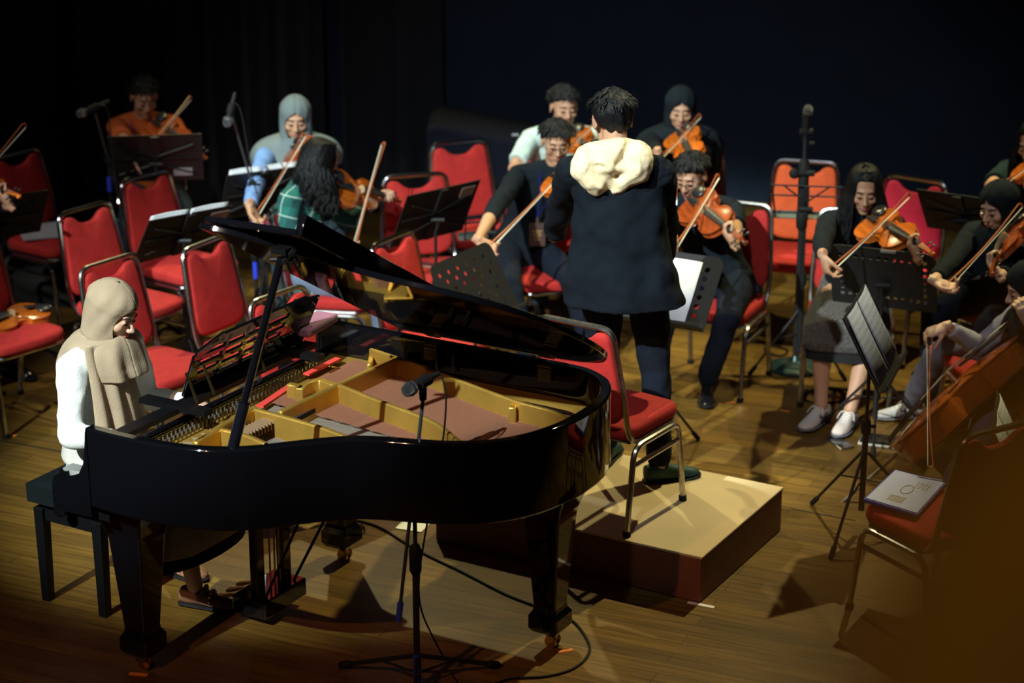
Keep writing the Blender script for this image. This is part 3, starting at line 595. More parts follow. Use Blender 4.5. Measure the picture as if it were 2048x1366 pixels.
# ---------------------------------------------------------------- podium
A_, B_, C_ = fl(1400, 1207), fl(855, 1092), fl(1583, 1062)
paz = (math.degrees(math.atan2((A_-B_).y, (A_-B_).x))+math.degrees(math.atan2((C_-A_).y, (C_-A_).x))-90)/2
t = thing('podium', 'low conductor podium, tan top and brown sides, under the standing conductor', 'podium', A_, paz)
tan = mat('podium_top', (.56, .42, .24), .6, var=.08, vscale=4, bump=.05, bscale=60); brn = mat('podium_side', (.17, .055, .030), .55, bump=.1, bscale=120, var=.1)
Lx, Ly = 1.22, .82
m = MB(); m.box((-Lx/2, Ly/2, .095), (Lx, Ly, .186)); m.build('side_panel', brn, t, smooth=False, bevel=.006)
m = MB(); m.box((-Lx/2, Ly/2, .194), (Lx+.006, Ly+.006, .012)); m.build('top', tan, t, smooth=False, bevel=.004)
m = MB(); m.tube(bez([(-1.17, -.005, .17), (-1.12, -.005, .12), (-1.09, -.005, .06), (-1.14, -.005, .03), (-1.10, -.005, .02)], 4), .002, 4); m.tube(bez([(-1.02, -.005, .17), (-1.06, -.005, .12), (-1.07, -.005, .05)], 4), .002, 4); m.build('scuff_mark', mat('scuff', (.30, .28, .24), .8), t)
white_tape = mat('white_tape', (.75, .75, .8), .6); orange_tape = mat('orange_tape', (.75, .22, .02), .6)
def tape(px, py, az, L_, W_, label, mt=orange_tape):
    p = fl(px, py); m = MB(); m.box((0, 0, .001), (L_, W_, .002), rot_z(az)); o = m.build('floor_tape', mt, None, smooth=False, off=(0, 0, 0)); o.location = p; return tag(o, label, 'tape', 'tape marks on the stage floor')
tape(1402, 1210, -25, .11, .02, 'small white tape corner mark at the near corner of the podium', white_tape)
tape(1131, 1302, 20, .06, .018, 'small orange tape mark beside the tail leg of the piano')
tape(20, 870, -20, .07, .018, 'small orange tape mark on the floor at the left edge')
tape(1570, 822, -25, .05, .016, 'small orange tape mark left of the beige sneakers')
tape(1462, 806, 10, .05, .016, 'small orange tape mark near the black dress shoe')
tape(1935, 1224, -15, .08, .02, 'orange tape mark on the floor at the lower right corner')
tape(277, 1349, -10, .07, .02, 'orange tape mark under the front left leg of the piano')
# ---------------------------------------------------------------- chairs
CH_ = [
 ((-2.541, 11.286), -35.5, 'red banquet chair with white papers on its seat, farthest left in the back', None, None),
 ((-2.436, 9.62), -40, 'red banquet chair cut by the left edge, an orange violin lying on its seat', None, None),
 ((-1.926, 10.094), -36, 'empty red banquet chair, second from the left behind the pianist head', None, None),
 ((-1.734, 10.769), -37, 'empty red banquet chair in front of the violinist in the orange shirt', None, None),
 ((-1.63, 9.13), -36, 'red banquet chair directly behind the pianist, its backrest above her headscarf', None, dchrome),
 ((-1.21, 9.476), -30, 'red banquet chair below the open black music stand, beyond the piano keyboard', None, dchrome),
 ((-.80, 8.62), -38, 'red banquet chair tight behind the music desk of the piano, only its backrest showing', None, dchrome),
 ((-.90, 10.30), -8, 'red banquet chair the player in the green plaid shirt sits on', None, None),
 ((-.33, 9.55), -32, 'red banquet chair mostly hidden by the raised piano lid', None, None),
 ((-.441, 10.666), -74, 'red banquet chair with a phone on its seat, behind the tilted black stand', None, None),
 ((-.187, 11.459), -66, 'empty red banquet chair, rear one beside the covered black case', None, None),
 ((.20, 10.62), -75, 'red banquet chair the violinist with the blue lanyard sits on', None, None),
 ((1.00, 11.60), -98, 'red banquet chair the violinist in the black headscarf sits on, far back', None, None),
 ((1.035, 10.105), -115, 'red banquet chair the player in the black t-shirt and dress shoes sits on', None, dchrome),
 ((1.547, 10.974), -105, 'empty banquet chair with an orange backrest and red seat, behind the tall straight stand', orange_f, None),
 ((1.984, 10.629), -125, 'empty crimson banquet chair behind the long-haired violinist', crimson, None),
 ((1.675, 9.93), -100, 'red banquet chair under the long-haired violinist in a grey skirt', None, dchrome),
 ((2.24, 9.12), 188, 'red banquet chair the cellist sits on', None, None),
 ((1.623, 7.387), 121, 'dark red chair at the lower right with a blue folder on its seat', None, dchrome),
 ((-2.10, 12.0), -75, 'red banquet chair the violinist in the orange shirt sits on', None, None),
 ((-1.20, 11.5), -80, 'red banquet chair the violinist in the grey headscarf sits on', None, None),
 ((.27, 11.65), -80, 'red banquet chair the violinist in the white shirt sits on', None, None),
 ((2.78, 10.78), -130, 'red banquet chair the violinist at the upper right edge sits on', None, None),
 ((2.47, 10.0), -145, 'red banquet chair the violinist in black headscarf at the right sits on', None, None),
]
chairs = [chair(p, a, l, f, mt) for p, a, l, f, mt in CH_]
chairs.append(chair((.406, 8.013), 56, 'red banquet chair standing on the podium behind the piano tail', None, dchrome, z=.2))
for n_, o in enumerate(chairs):
    if n_ == 14:
        pass
# orange chair keeps a red seat
for c in chairs[14].children:
    if c.name.startswith('seat') and not c.name.startswith('seat_frame'): c.data = c.data.copy(); c.data.materials[0] = red
# ---------------------------------------------------------------- music stands
S = {}
def st(key, c, az, tilt, label, **k): S[key] = stand(c, az, tilt, label, **k)
st('S1', tuple(at(312, 316, 11.02)), 188, 22, 'open black music stand in front of the violinist in the orange shirt', W=.50, H=.30, leg=30)
st('S2', (-1.33, 10.75, .83), 210, 27, 'black music stand in front of the violinist in the grey headscarf', W=.42, H=.30, leg=10)
st('S3', (-1.60, 9.84, .86), 219, 37, 'wide open black music stand between the pianist and the plaid shirt player', W=.46, H=.31, leg=60)
st('S4', (-.39, 10.33, .83), 223, 26, 'tilted black music stand in front of the chair with the phone', W=.49, H=.33, leg=20)
st('S5', (-.17, 9.20, .78), 59, 30, 'perforated black music stand rising behind the piano lid', kind=(14, 9), W=.52, H=.35, leg=0)
st('S6', tuple(at(1318, 574, 9.1)), -27, 42, 'conductor music stand with holes round its edge and a bright white page', kind=(12, 8), W=.54, H=.37, leg=40, card=True)
st('S7', tuple(at(1612, 405, 10.3)), 172, 20, 'thin wire music stand in front of the orange chair', kind='wire', W=.36, H=.20, leg=-40)
st('S8', (1.72, 9.32, .79), 157, 22, 'wide black music stand in front of the long-haired violinist', kind=(14, 9), W=.50, H=.34, leg=20, card=True)
st('S9', (1.48, 8.21, .87), 71, 28, 'black music stand holding two printed pages beside the cello', W=.50, H=.34, leg=-120, spread=.33, z0=.36)
st('S10', tuple(at(1925, 428, 9.95)), 148, 38, 'black music stand at the right, in front of the upper right violinist', W=.42, H=.30, leg=0)
st('S11', tuple(at(2025, 900, 7.55)), 75, 28, 'music stand with faint pages at the lower right, in deep shade', W=.50, H=.34, leg=0)
st('S12', tuple(at(0, 435, 10.3)), 215, 32, 'dark music stand cut by the left edge', W=.48, H=.30, leg=0)
st('S13', tuple(at(985, 452, 10.9)), 200, 30, 'thin black wire stand in front of the rear red chair', kind='wire', W=.34, H=.18, leg=0)
# ---------------------------------------------------------------- people
def ik(a, b, l1, l2, pole):
    d = b-a; D = d.length
    if D > (l1+l2)*.999: k = D/((l1+l2)*.999); l1 *= k; l2 *= k
    t = (l1*l1-l2*l2+D*D)/(2*D); h = math.sqrt(max(l1*l1-t*t, 0)); n = d.normalized()
    p = pole-n*pole.dot(n); p = p.normalized() if p.length > 1e-6 else n.orthogonal().normalized()
    return a+n*t+p*h
def hand(m, W, d, n, side, curl=(25, 35, 25), spread=4, thumb=(45, 20), k=1.0, per=None):
    """W wrist, d knuckle direction, n the way the palm faces, side +1 right hand, -1 left"""
    d = d.normalized(); n = (n-d*n.dot(d)).normalized(); t = (d.cross(n) if side > 0 else n.cross(d))   # t: thumb side
    P = lambda x, y, z: W+(d*x+t*y+n*z)*k
    E_ = lambda x, y, z, w_, h_: [P(x, y+w_*math.cos(a), z+h_*math.sin(a)) for a in [2*PI*j/12 for j in range(12)]]
    m.loft([E_(-.03, 0, 0, .024, .019), E_(0, 0, 0, .025, .018), E_(.025, .003, 0, .034, .018), E_(.06, .002, 0, .040, .0165), E_(.082, 0, 0, .041, .014), E_(.094, 0, .001, .036, .009)])
    m.ell(P(.035, .022, .010), (.024*k, .016*k, .015*k), Matrix((d, t, n)).transposed())
    for i, (y, L_, r0) in enumerate(((.029, .068, .0088), (.010, .076, .0090), (-.010, .071, .0086), (-.029, .056, .0078))):
        cu = per[i] if per else curl; ang = R_((1.5-i)*spread); dd = (d*math.cos(ang)+t*math.sin(ang)); p = P(.082, y, .001); a = 0; pts = [p]
        for q, f in enumerate((.44, .32, .24)):
            a += R_(cu[q]); p = p+(dd*math.cos(a)+n*math.sin(a))*L_*f*k*1.12; pts.append(p)
        m.tube(pts, [r0*k, r0*.95*k, r0*.88*k, r0*.72*k], 8, rnd=True)
        m.ell(pts[1], r0*1.08*k, n=8, m=6)
    a, b = R_(thumb[0]), R_(thumb[1]); p0 = P(.018, .024, .006)
    d1 = (d*math.cos(a)+t*math.sin(a)*.9+n*.35).normalized(); d2 = (d*math.cos(a-b)+t*math.sin(a-b)*.7+n*.55).normalized()
    p1 = p0+d1*.038*k; p2 = p1+d2*.032*k; p3 = p2+(d2+n*.2).normalized()*.026*k
    m.tube([p0, p1, p2, p3], [.0135*k, .0115*k, .0100*k, .0080*k], 8, rnd=True)
def head_shape(m, H, R, k):
    E_ = lambda c, r, rr=None: m.ell(H+R @ (V(c)*k), [q*k for q in (r if hasattr(r, '__len__') else (r, r, r))], R @ rr if rr else R, 18, 14)
    E_((0, -.015, .03), (.074, .094, .084)); E_((0, .028, -.022), (.062, .060, .078)); E_((0, .028, -.068), (.050, .054, .042))
    E_((0, .060, -.098), (.026, .024, .019)); E_((0, .075, .024), (.046, .014, .012))
    for s in (-1, 1):
        E_((s*.036, .060, -.028), (.025, .024, .022)); E_((s*.029, .079, .000), (.0145, .009, .009)); E_((s*.040, .015, -.072), (.018, .035, .022))
        E_((s*.011, .099, -.036), (.009, .009, .008))
        m.loft([[H+R @ (V((s*(.070+.010*q+.004*math.cos(a)), -.008-.006*q+.019*math.cos(a)*(1+.15*q), -.006+.031*math.sin(a)*(1+.12*q)))*k) for a in [2*PI*j/12 for j in range(12)]] for q in (0, .6, 1)])
    m.tube([H+R @ (V(p)*k) for p in ((0, .082, .014), (0, .096, -.010), (0, .109, -.032))], [.0075*k, .0085*k, .0115*k], 8, rnd=True)
    E_((0, .086, -.060), (.023, .010, .006)); E_((0, .085, -.071), (.018, .010, .007)); E_((0, .074, -.052), (.022, .018, .014))
def face_parts(root, off, H, R, k, gaze=0):
    P = lambda c: H+R @ (V(c)*k)
    for s in (-1, 1):
        m = MB(); m.tube([P((s*x, y, z)) for x, y, z in ((.014, .0875, -.003), (.022, .0905, -.006), (.031, .0895, -.0068), (.042, .083, -.003))], [.0012, .0022, .0024, .0012], 6, rnd=True)
        m.ell(P((s*.030, .0855, -.0052)), (.0085*k, .004*k, .0032*k), R, 10, 6); m.build('eye', eyem, root, off=off)
        m = MB(); m.tube([P((s*x, y, z)) for x, y, z in ((.013, .0905, .019), (.024, .091, .0245), (.036, .085, .0245), (.046, .076, .019))], [.0018, .0030, .0026, .0012], 6, rnd=True); m.build('eyebrow', browm, root, off=off)
    m = MB(); m.ell(P((0, .0935, -.0605)), (.021*k, .005*k, .0038*k), R, 12, 6); m.ell(P((0, .0925, -.0685)), (.017*k, .0055*k, .0048*k), R, 12, 6); m.build('lips', lipm, root, off=off)
def hair_cap(m, H, R, k, style, seed=0, grow=1.0):
    n, mm = 40, 26; rings = []
    for i in range(mm+1):
        th = PI*(i+.03 if i == 0 else i-.03 if i == mm else i)/mm; ring = []
        for j in range(n):
            ph = 2*PI*j/n; u = V((math.sin(th)*math.cos(ph), math.sin(th)*math.sin(ph), math.cos(th)))
            f = u.y                                # forward
            lim = (.030 if f > 0 else .030+.11*f) if style == 'short' else (.038 if f > .0 else .038+.16*f)
            if f > 0: lim = .062*max(f, 0)**.6+(-.010)*(1-f) if style == 'short' else .082*max(f, 0)**.4-.02*(1-f)
            else: lim = -.012*(1+f)+(-.085)*(-f)**.7
            r0 = V((.084*u.x, .104*u.y, .096*u.z))*grow
            z = .028+r0.z; nz = noise.noise(V((ph*3.2+seed, th*1.4, seed)))*.010+noise.noise(V((ph*9+seed, th*2.2, 3)))*.006
            inn = max(0, min(1, (lim-z)/.012+.5+nz*30))
            s = 1+nz/.09*(1-inn)-.32*inn
            ring.append(H+R @ ((V((0, -.015, .028))+r0*s)*k))
        rings.append(ring)
    m.loft(rings)
def strands(m, H, R, k, items, seed=1, rad=.007, n=7):
    rnd = random.Random(seed)
    for root_, tips in items:
        pts = [root_]+tips
        m.tube(bez([H+R @ (V(pts[0])*k)]+[p for p in tips], 4), [rad*(.5+.5*math.sin(PI*min(1, (q+2)/(len(tips)*4+2)))) for q in range(len(tips)*4+1)], 6)
def drape(root, off, mt, H, R, N, br, bf, k, flare=1.0, length=.26, seed=0, gap_w=48, front=0, shoulder=.205):
    """headscarf: one sheet round the head with an opening for the face, falling over the shoulders"""
    up = V((0, 0, 1)); rings = []; n = 72
    hz = [.1299, .128, .126, .118, .104, .084, .066, .056, .046, .034, .020, .004, -.014, -.032, -.050, -.068, -.084, -.096, -.106, -.114]
    for z in hz:
        q = max(0, 1-((z-.03)/.1)**2) if z > .03 else 1
        rx, ry = .090*math.sqrt(q)+.0003, .109*math.sqrt(q)+.0003; cy = -.015
        if z < .03: s = (.03-z)/.15; rx = .088+.004*s; ry = .107-.012*s; cy = -.015+.012*s
        g = 0 if z > .058 or z < -.112 else R_(gap_w)*math.sqrt(max(0, 1-((z+.027)/.0855)**2))
        ring = []
        for j in range(n+1):
            a = g+(2*PI-2*g)*j/n; w_ = .0022*math.sin(9*a+z*40+seed)*(1 if z < .1 else .2); edge = min(j, n-j)/n
            fr = 1.0-.10*math.exp(-(edge*14)**2) if g else 1
            ring.append(H+R @ (V(((rx*fr+w_)*math.sin(a), cy+(ry+w_)*math.cos(a)*(1.0 if not g else 1-.03*math.cos(a)), z))*k))
        rings.append(ring)
    body = [(.050, .082, .090, .010), (.030, .105*shoulder/.2, .108, .006), (.015, .150*shoulder/.2, .125, .0), (-.005, .195*shoulder/.2, .140, -.003), (-.035, shoulder*1.13, .152, -.005), (-.085, shoulder*1.22, .162, -.005)]
    if length > .1: body += [(-.09-(length-.09)*q, shoulder*1.22-.01*q, .163+.012*flare*q, -.002) for q in (.25, .5, .75, 1)]
    for z, rx, ry, cy in body:
        ring = []
        for j in range(n+1):
            a = 2*PI*j/n; w_ = (.006 if z > -.05 else .010)*(math.sin(7*a+seed)+.6*math.sin(13*a+2*seed)*1.0)*min(1, (.05-z)*9)
            dz = -front*max(0, math.cos(a))**2*(1 if z < -.12 else 0)*(-z-.12)/.2
            ring.append(N+(br*(rx+w_)*math.sin(a)+bf*(cy+(ry+w_)*math.cos(a)))*k+up*(z+dz+(.016 if z < .04 else 0))*k)
        rings.append(ring)
    m = MB(); w2 = n+1; vs = [p for r in rings for p in r]
    m.add(vs, [(a*w2+i, a*w2+i+1, (a+1)*w2+i+1, (a+1)*w2+i) for a in range(len(rings)-1) for i in range(n)])
    o = m.build('headscarf', mt, root, off=off, solid=.004, ang=90, subd=1); return o
def shoe(root, off, A, az, mt, sm, pitch=0, kind='shoe', k=1.0):
    d = V((math.cos(R_(az)), math.sin(R_(az)), 0)); s = V((-d.y, d.x, 0)); u = V((0, 0, 1))
    if pitch: q = Matrix.Rotation(R_(pitch), 3, s); d = q @ d; u = q @ u
    base = A-u*.085*k
    def ring(x, w_, z0, h_, e=1): return [base+(d*x+s*w_*math.cos(a)*(1 if math.sin(a) < 0 else e)+u*(z0+h_*(.5+.5*math.sin(a))))*k for a in [2*PI*j/14 for j in range(14)]]
    m = MB(); m.loft([ring(-.068, .012, .015, .045), ring(-.062, .028, .010, .070), ring(-.03, .035, .008, .080), ring(.01, .036, .008, .085, .85), ring(.05, .041, .008, .066, .8), ring(.10, .046, .008, .048, .8), ring(.145, .043, .008, .036, .8), ring(.172, .030, .010, .026), ring(.182, .012, .012, .016)])
    o = m.build('shoe', mt, root, off=off)
    m = MB(); m.loft([ring(-.073, .015, 0, .014), ring(-.064, .031, 0, .018), ring(-.02, .037, 0, .018), ring(.04, .040, 0, .015), ring(.10, .049, 0, .015), ring(.15, .046, 0, .016), ring(.180, .032, .002, .016), ring(.190, .012, .004, .012)]); so = m.build('sole', sm, o, off=(0, 0, 0)); so.data.transform(Matrix.Translation(-V(off)))
    if kind == 'sneaker':
        m = MB()
        for q in range(5): x = .035+.018*q; h_ = .078-.0085*q; m.tube([base+(d*x-s*.022+u*(h_*.96))*k, base+(d*(x+.006)+u*(h_+.004))*k, base+(d*(x+.012)+s*.022+u*(h_*.93))*k], .003*k, 5)
        for sg in (-1, 1): m.tube(bez([base+(d*.03+u*.082)*k, base+(d*.035+s*sg*.03+u*.085)*k, base+(d*.06+s*sg*.045+u*.055)*k], 5), .0025*k, 5)
        l = m.build('laces', mat('lace', (.78, .74, .70), .8), o, off=(0, 0, 0)); l.data.transform(Matrix.Translation(-V(off)))
        m = MB()
        for sg in (-1, 1):
            for a, b in ((-.005, .055), (.02, .07), ): m.tube([base+(d*a+s*sg*.0375+u*.022)*k, base+(d*b+s*sg*.036+u*.060)*k], .0035*k, 5)
            m.tube([base+(d*.0+s*sg*.038+u*.058)*k, base+(d*.07+s*sg*.0425+u*.028)*k], .0035*k, 5)
        l = m.build('side_stripe', mat('stripe_dark', (.05, .05, .06), .6), o, off=(0, 0, 0)); l.data.transform(Matrix.Translation(-V(off)))
    if kind == 'loafer':
        m = MB()
        for q in range(7): a = PI*(q+.5)/7; m.ell(base+(d*.075+s*.036*math.cos(a)+u*(.030+.045*math.sin(a)))*k, (.007*k,)*3, n=8, m=6)
        l = m.build('buckle', brass, o, off=(0, 0, 0)); l.data.transform(Matrix.Translation(-V(off)))
        m = MB(); m.tube(bez([base+(d*.035-s*.036+u*.05)*k, base+(d*.05+u*.093)*k, base+(d*.035+s*.036+u*.05)*k], 5), .008*k, 8); l = m.build('strap', mt, o, off=(0, 0, 0)); l.data.transform(Matrix.Translation(-V(off)))
    return o
def person(label, H, look, seat, az, wR, wL, aR=None, aL=None, top=None, sleeve='long', legs=None, skirt=None, hair=None, shoes=None, sk=None, k=.95, poleR=None, poleL=None, toes=(0, 0),
           hR=None, hL=None, hand_R={}, hand_L={}, group=None, hem=.10, sh=(0, 0), legside=True, vox=.0055, hairmat=None, standing=False, shk='shoe', solem=None, roll=0, wid=1.0, spine=None, footpitch=(0, 0), neckback=0, fold=.014, name='person'):
    sk = sk or skin; H = V(H); seat = V(seat); off = V((seat.x, seat.y, 0)); root = thing(name, label, 'person', off, group=group)
    bf = V((math.cos(R_(az)), math.sin(R_(az)), 0)); br = V((bf.y, -bf.x, 0)); UP = V((0, 0, 1))
    la, lp = R_(look[0]), R_(look[1]); f = V((math.cos(la)*math.cos(lp), math.sin(la)*math.cos(lp), math.sin(lp))); r = f.cross(UP).normalized()
    if roll: r = Matrix.Rotation(R_(roll), 3, f) @ r
    u = r.cross(f); R = Matrix((r, f, u)).transposed()
    N = H-u*.085*k-UP*.075*k-f*.030*k+bf*neckback
    sp = (N-seat); Ls = sp.length; sd = sp.normalized()
    bow_ = -bf*.035+(V(spine) if spine else V((0, 0, 0)))
    def S(t): return seat+sp*t+bow_*math.sin(PI*max(0, min(1, t)))
    sf = br.cross(sd).normalized(); sf = -sf if sf.dot(bf) < 0 else sf
    SR = N+br*(.165*k*wid+sh[0]*0)-sd*.055*k+UP*(sh[0]); SL = N-br*(.165*k*wid)-sd*.055*k+UP*(sh[1])
    wR, wL = V(wR), V(wL)
    ER = ik(SR, wR, .275*k, .245*k, V(poleR) if poleR else -UP+br*.5-bf*.3); EL = ik(SL, wL, .275*k, .245*k, V(poleL) if poleL else -UP-br*.5-bf*.3)
    HR_, HL_ = seat+br*.088*k, seat-br*.088*k
    if aR is None: aR = seat+bf*.42+br*.13; aR.z = .09
    if aL is None: aL = seat+bf*.42-br*.13; aL.z = .09
    aR, aL = V(aR), V(aL); kp = (bf*1.0+UP*.9) if not standing else bf
    l1, l2 = (.43*k, .41*k)
    if standing: q_ = max((HR_-aR).length, (HL_-aL).length)*1.004; l1, l2 = q_*.51, q_*.49
    KR, KL = ik(HR_, aR, l1, l2, kp+br*.25), ik(HL_, aL, l1, l2, kp-br*.25)
    def torso(m, g, t0=0.0, t1=1.0, hemx=0):
        prof = [(-.06, .10, .085), (0, .158, .118), (.14, .150, .112), (.32, .132, .100), (.5, .140, .104), (.68, .155, .108), (.82, .160, .100), (.92, .140, .080), (.985, .085, .062)]
        if hemx: prof = [(-hemx, .170, .130)]+prof[1:]
        m.loft([[S(t)+(br*(a*wid+g)*math.cos(q)+sf*(b+g)*math.sin(q))*k for q in [2*PI*j/20 for j in range(20)]] for t, a, b in prof])
        m.tube([SL, S(.93), SR], [(.052+g)*k, (.07+g)*k, (.052+g)*k], 12, rnd=True)
    # body: one continuous skin
    m = MB(); head_shape(m, H, R, k); torso(m, -.004)
    m.tube([H-u*.05*k-f*.028*k, N+UP*.015*k, S(.93)], [.050*k, .052*k, .066*k], 12, rnd=True)
    for s_, Sh, E, W in ((1, SR, ER, wR), (-1, SL, EL, wL)):
        m.tube([Sh, Sh.lerp(E, .5), E], [.046*k, .042*k, .036*k], 12, rnd=True); m.tube([E, E.lerp(W, .35), E.lerp(W, .75), W], [.037*k, .038*k, .029*k, .0245*k], 12, rnd=True)
    dR, nR = hR if hR else ((wR-ER).normalized(), -br); dL, nL = hL if hL else ((wL-EL).normalized(), br)
    hand(m, wR, V(dR), V(nR), 1, k=k*.98, **hand_R); hand(m, wL, V(dL), V(nL), -1, k=k*.98, **hand_L)
    for Hp, K_, A, tz in ((HR_, KR, aR, toes[0]), (HL_, KL, aL, toes[1])):
        m.tube([Hp, Hp.lerp(K_, .5), K_], [.082*k, .070*k, .052*k], 14, rnd=True); m.tube([K_, K_.lerp(A, .35), K_.lerp(A, .8), A], [.051*k, .053*k, .036*k, .034*k], 12, rnd=True)
        fa = R_(az+tz); fd = V((math.cos(fa), math.sin(fa), 0)); m.tube([A-UP*.03, A+fd*.07-UP*.05, A+fd*.13-UP*.06], [.03, .027, .02], 10, rnd=True)
    m.build('body', sk, root, off=off, remesh=vox, sm=2)
    face_parts(root, off, H, R, k)
    if top:
        m = MB(); torso(m, .013, hemx=hem)
        for Sh, E, W in ((SR, ER, wR), (SL, EL, wL)):
            end = E.lerp(W, .86) if sleeve == 'long' else (E.lerp(W, .35) if sleeve == 'mid' else Sh.lerp(E, .78))
            m.tube([Sh-(Sh-N)*.15, Sh, Sh.lerp(E, .5)], [.060*k, .062*k, .058*k], 14, rnd=True)
            if sleeve == 'short': m.tube([Sh, Sh.lerp(E, .5), end], [.062*k, .060*k, .060*k], 14)
            else: m.tube([Sh, Sh.lerp(E, .5), E], [.062*k, .056*k, .050*k], 14, rnd=True); m.tube([E, E.lerp(end, .5), end], [.050*k, .045*k, .038*k], 14)
        m.tube([S(.93), N+UP*.004], [.075*k, .062*k], 14)
        m.build('shirt', top, root, off=off, remesh=.0075, sm=5, disp=(fold, .07))
    if legs:
        m = MB(); m.loft([[S(t)+(br*(a*wid)*math.cos(q)+sf*b*math.sin(q))*k for q in [2*PI*j/20 for j in range(20)]] for t, a, b in ((-.12, .10, .09), (-.04, .165, .125), (.06, .168, .128), (.16, .155, .118))])
        for Hp, K_, A in ((HR_, KR, aR), (HL_, KL, aL)):
            m.tube([Hp, Hp.lerp(K_, .5), K_], [.098*k, .086*k, .068*k], 14, rnd=True); m.tube([K_, K_.lerp(A, .4), A.lerp(K_, .06)], [.067*k, .064*k, .056*k], 14, rnd=True)
        m.build('trousers', legs, root, off=off, remesh=.009, sm=5, disp=(.016, .08))
    if skirt:
        smt, drop = skirt; m = MB(); K = (KR+KL)/2; A = (aR+aL)/2; dd = V((0, 0, -1)) if drop > .12 else V((0, 0, -1))
        hw = (KR-KL).length/2+.085; path = [(S(.18), .16, .13, sd), (S(.0), .185, .15, sd), (seat.lerp(K, .35)-UP*.0, .20, .125, None), (seat.lerp(K, .75), hw+.01, .105, None), (K+bf*.01, hw+.015, .095, None), (K+bf*.045-UP*drop*.6, hw+.01, .085, 'd'), (K+bf*.03-UP*drop, hw+.015, .09, 'd')]
        rings = []
        for c, a, b, mode in path:
            ax = sf if mode is sd else (bf if mode == 'd' else (UP if c is not path[4][0] else (UP*.7+bf*.7).normalized()))
            if mode is None and c is path[2][0]: ax = (UP*.8+bf*.4).normalized()
            rings.append([c+(br*a*math.cos(q)+ax*b*math.sin(q)) for q in [2*PI*j/24 for j in range(24)]])
        m.loft(rings); m.build('skirt', smt, root, off=off, remesh=.009, sm=4, disp=(.012, .1))
        if drop < .2: m = MB(); m.loft([[K+bf*.03-UP*z_+(br*(hw-.005)*math.cos(q)+bf*.082*math.sin(q)) for q in [2*PI*j/24 for j in range(24)]] for z_ in (drop-.03, drop+.05)]); m.build('underskirt', mat('underskirt_black', (.008, .008, .009), .9), root, off=off)
    if shoes:
        for A, tz, fp in ((aR, toes[0], footpitch[0]), (aL, toes[1], footpitch[1])): shoe(root, off, A, az+tz, shoes, solem or rubber, fp, shk, k=k*1.02)
    info = dict(root=root, off=off, H=H, R=R, N=N, bf=bf, br=br, S=S, SR=SR, SL=SL, ER=ER, EL=EL, KR=KR, KL=KL, k=k, sf=sf, sd=sd)
    hm = hairmat or hairm
    if hair in ('short', 'long'):
        m = MB(); hair_cap(m, H, R, k, hair, seed=len(label))
        if hair == 'short':
            rnd = random.Random(len(label))
            for q in range(260):                  # tufts following the crown
                a = rnd.uniform(0, 2*PI); e = rnd.uniform(.15, 1.25); uu = V((math.sin(e)*math.cos(a), math.sin(e)*math.sin(a), math.cos(e)))
                p0 = V((0, -.015, .03))+V((.083*uu.x, .103*uu.y, .096*uu.z)); tdir = (V((uu.x, uu.y*.8+.25, -.55))+V((rnd.uniform(-.3, .3), rnd.uniform(-.3, .3), 0))).normalized()
                p1 = p0+tdir*.022+uu*.004; p2 = p0+tdir*.042-uu*.003
                if p2.y > .05 and p2.z < .05: continue
                m.tube([H+R @ (p*k) for p in (p0, p1, p2)], [.0045, .0038, .001], 5)
        m.build('hair', hm, root, off=off, ang=70)
    return info
def long_hair(I, length, seed=3, front=True, mt=None, wave=.012, n=150, spreadx=1.0, over=0, rr=.0048):
    """strands from the crown, parted in the middle, down past the shoulders"""
    rnd = random.Random(seed); H, R, k = I['H'], I['R'], I['k']; m = MB(); UP = V((0, 0, 1))
    for q in range(n):
        a = rnd.uniform(35 if front else 70, 180); s = rnd.choice((-1, 1)); a = R_(a)
        dx, dy = math.sin(a)*s, math.cos(a)
        c = V((0, -.015, .03)); L_ = length*rnd.uniform(.8, 1.08); ph = rnd.uniform(0, 6)
        pts = [H+R @ (V((s*.004, .04*dy+.01, .118))*k), H+R @ (V((dx*.050, -.015+dy*.062, .108))*k), H+R @ (V((dx*.080, -.015+dy*.095, .06))*k), H+R @ (V((dx*.092*spreadx, -.015+dy*.104, 0))*k)]
        p = pts[-1]; outw = (R @ V((dx, dy*.6, 0))); outw.z = 0
        for j in range(1, 7):
            t = j/6; g = -UP*L_*t*.98+outw*(.035*t+.012*math.sin(PI*t))*spreadx+(R @ V((math.sin(ph+t*7), math.cos(ph*1.7+t*6), 0)))*wave*t
            pts.append(p+g)
        path = bez(pts, 3); M_ = len(path)
        m.tube(path, [rr*(1-.75*max(0, (i/M_-.6)/.4))*(1 if i > 3 else .6) for i in range(M_)], 5)
    o = m.build('long_hair', mt or hairm, I['root'], off=I['off'], ang=80); return o
def glasses(I):
    H, R, k = I['H'], I['R'], I['k']; P = lambda c: H+R @ (V(c)*k); m = MB()
    for s in (-1, 1):
        m.tube([P((s*.031+.022*math.cos(a), .104, -.004+.016*math.sin(a))) for a in [2*PI*j/16 for j in range(16)]], .0014, 6, closed=True)
        m.tube([P((s*.053, .103, 0)), P((s*.072, .07, .003)), P((s*.077, .0, .004))], .0014, 6)
    m.tube([P((-.009, .104, 0)), P((0, .108, .003)), P((.009, .104, 0))], .0014, 6); m.build('glasses', mat('frame_dark', (.03, .03, .035), .25, .6), I['root'], off=I['off'])
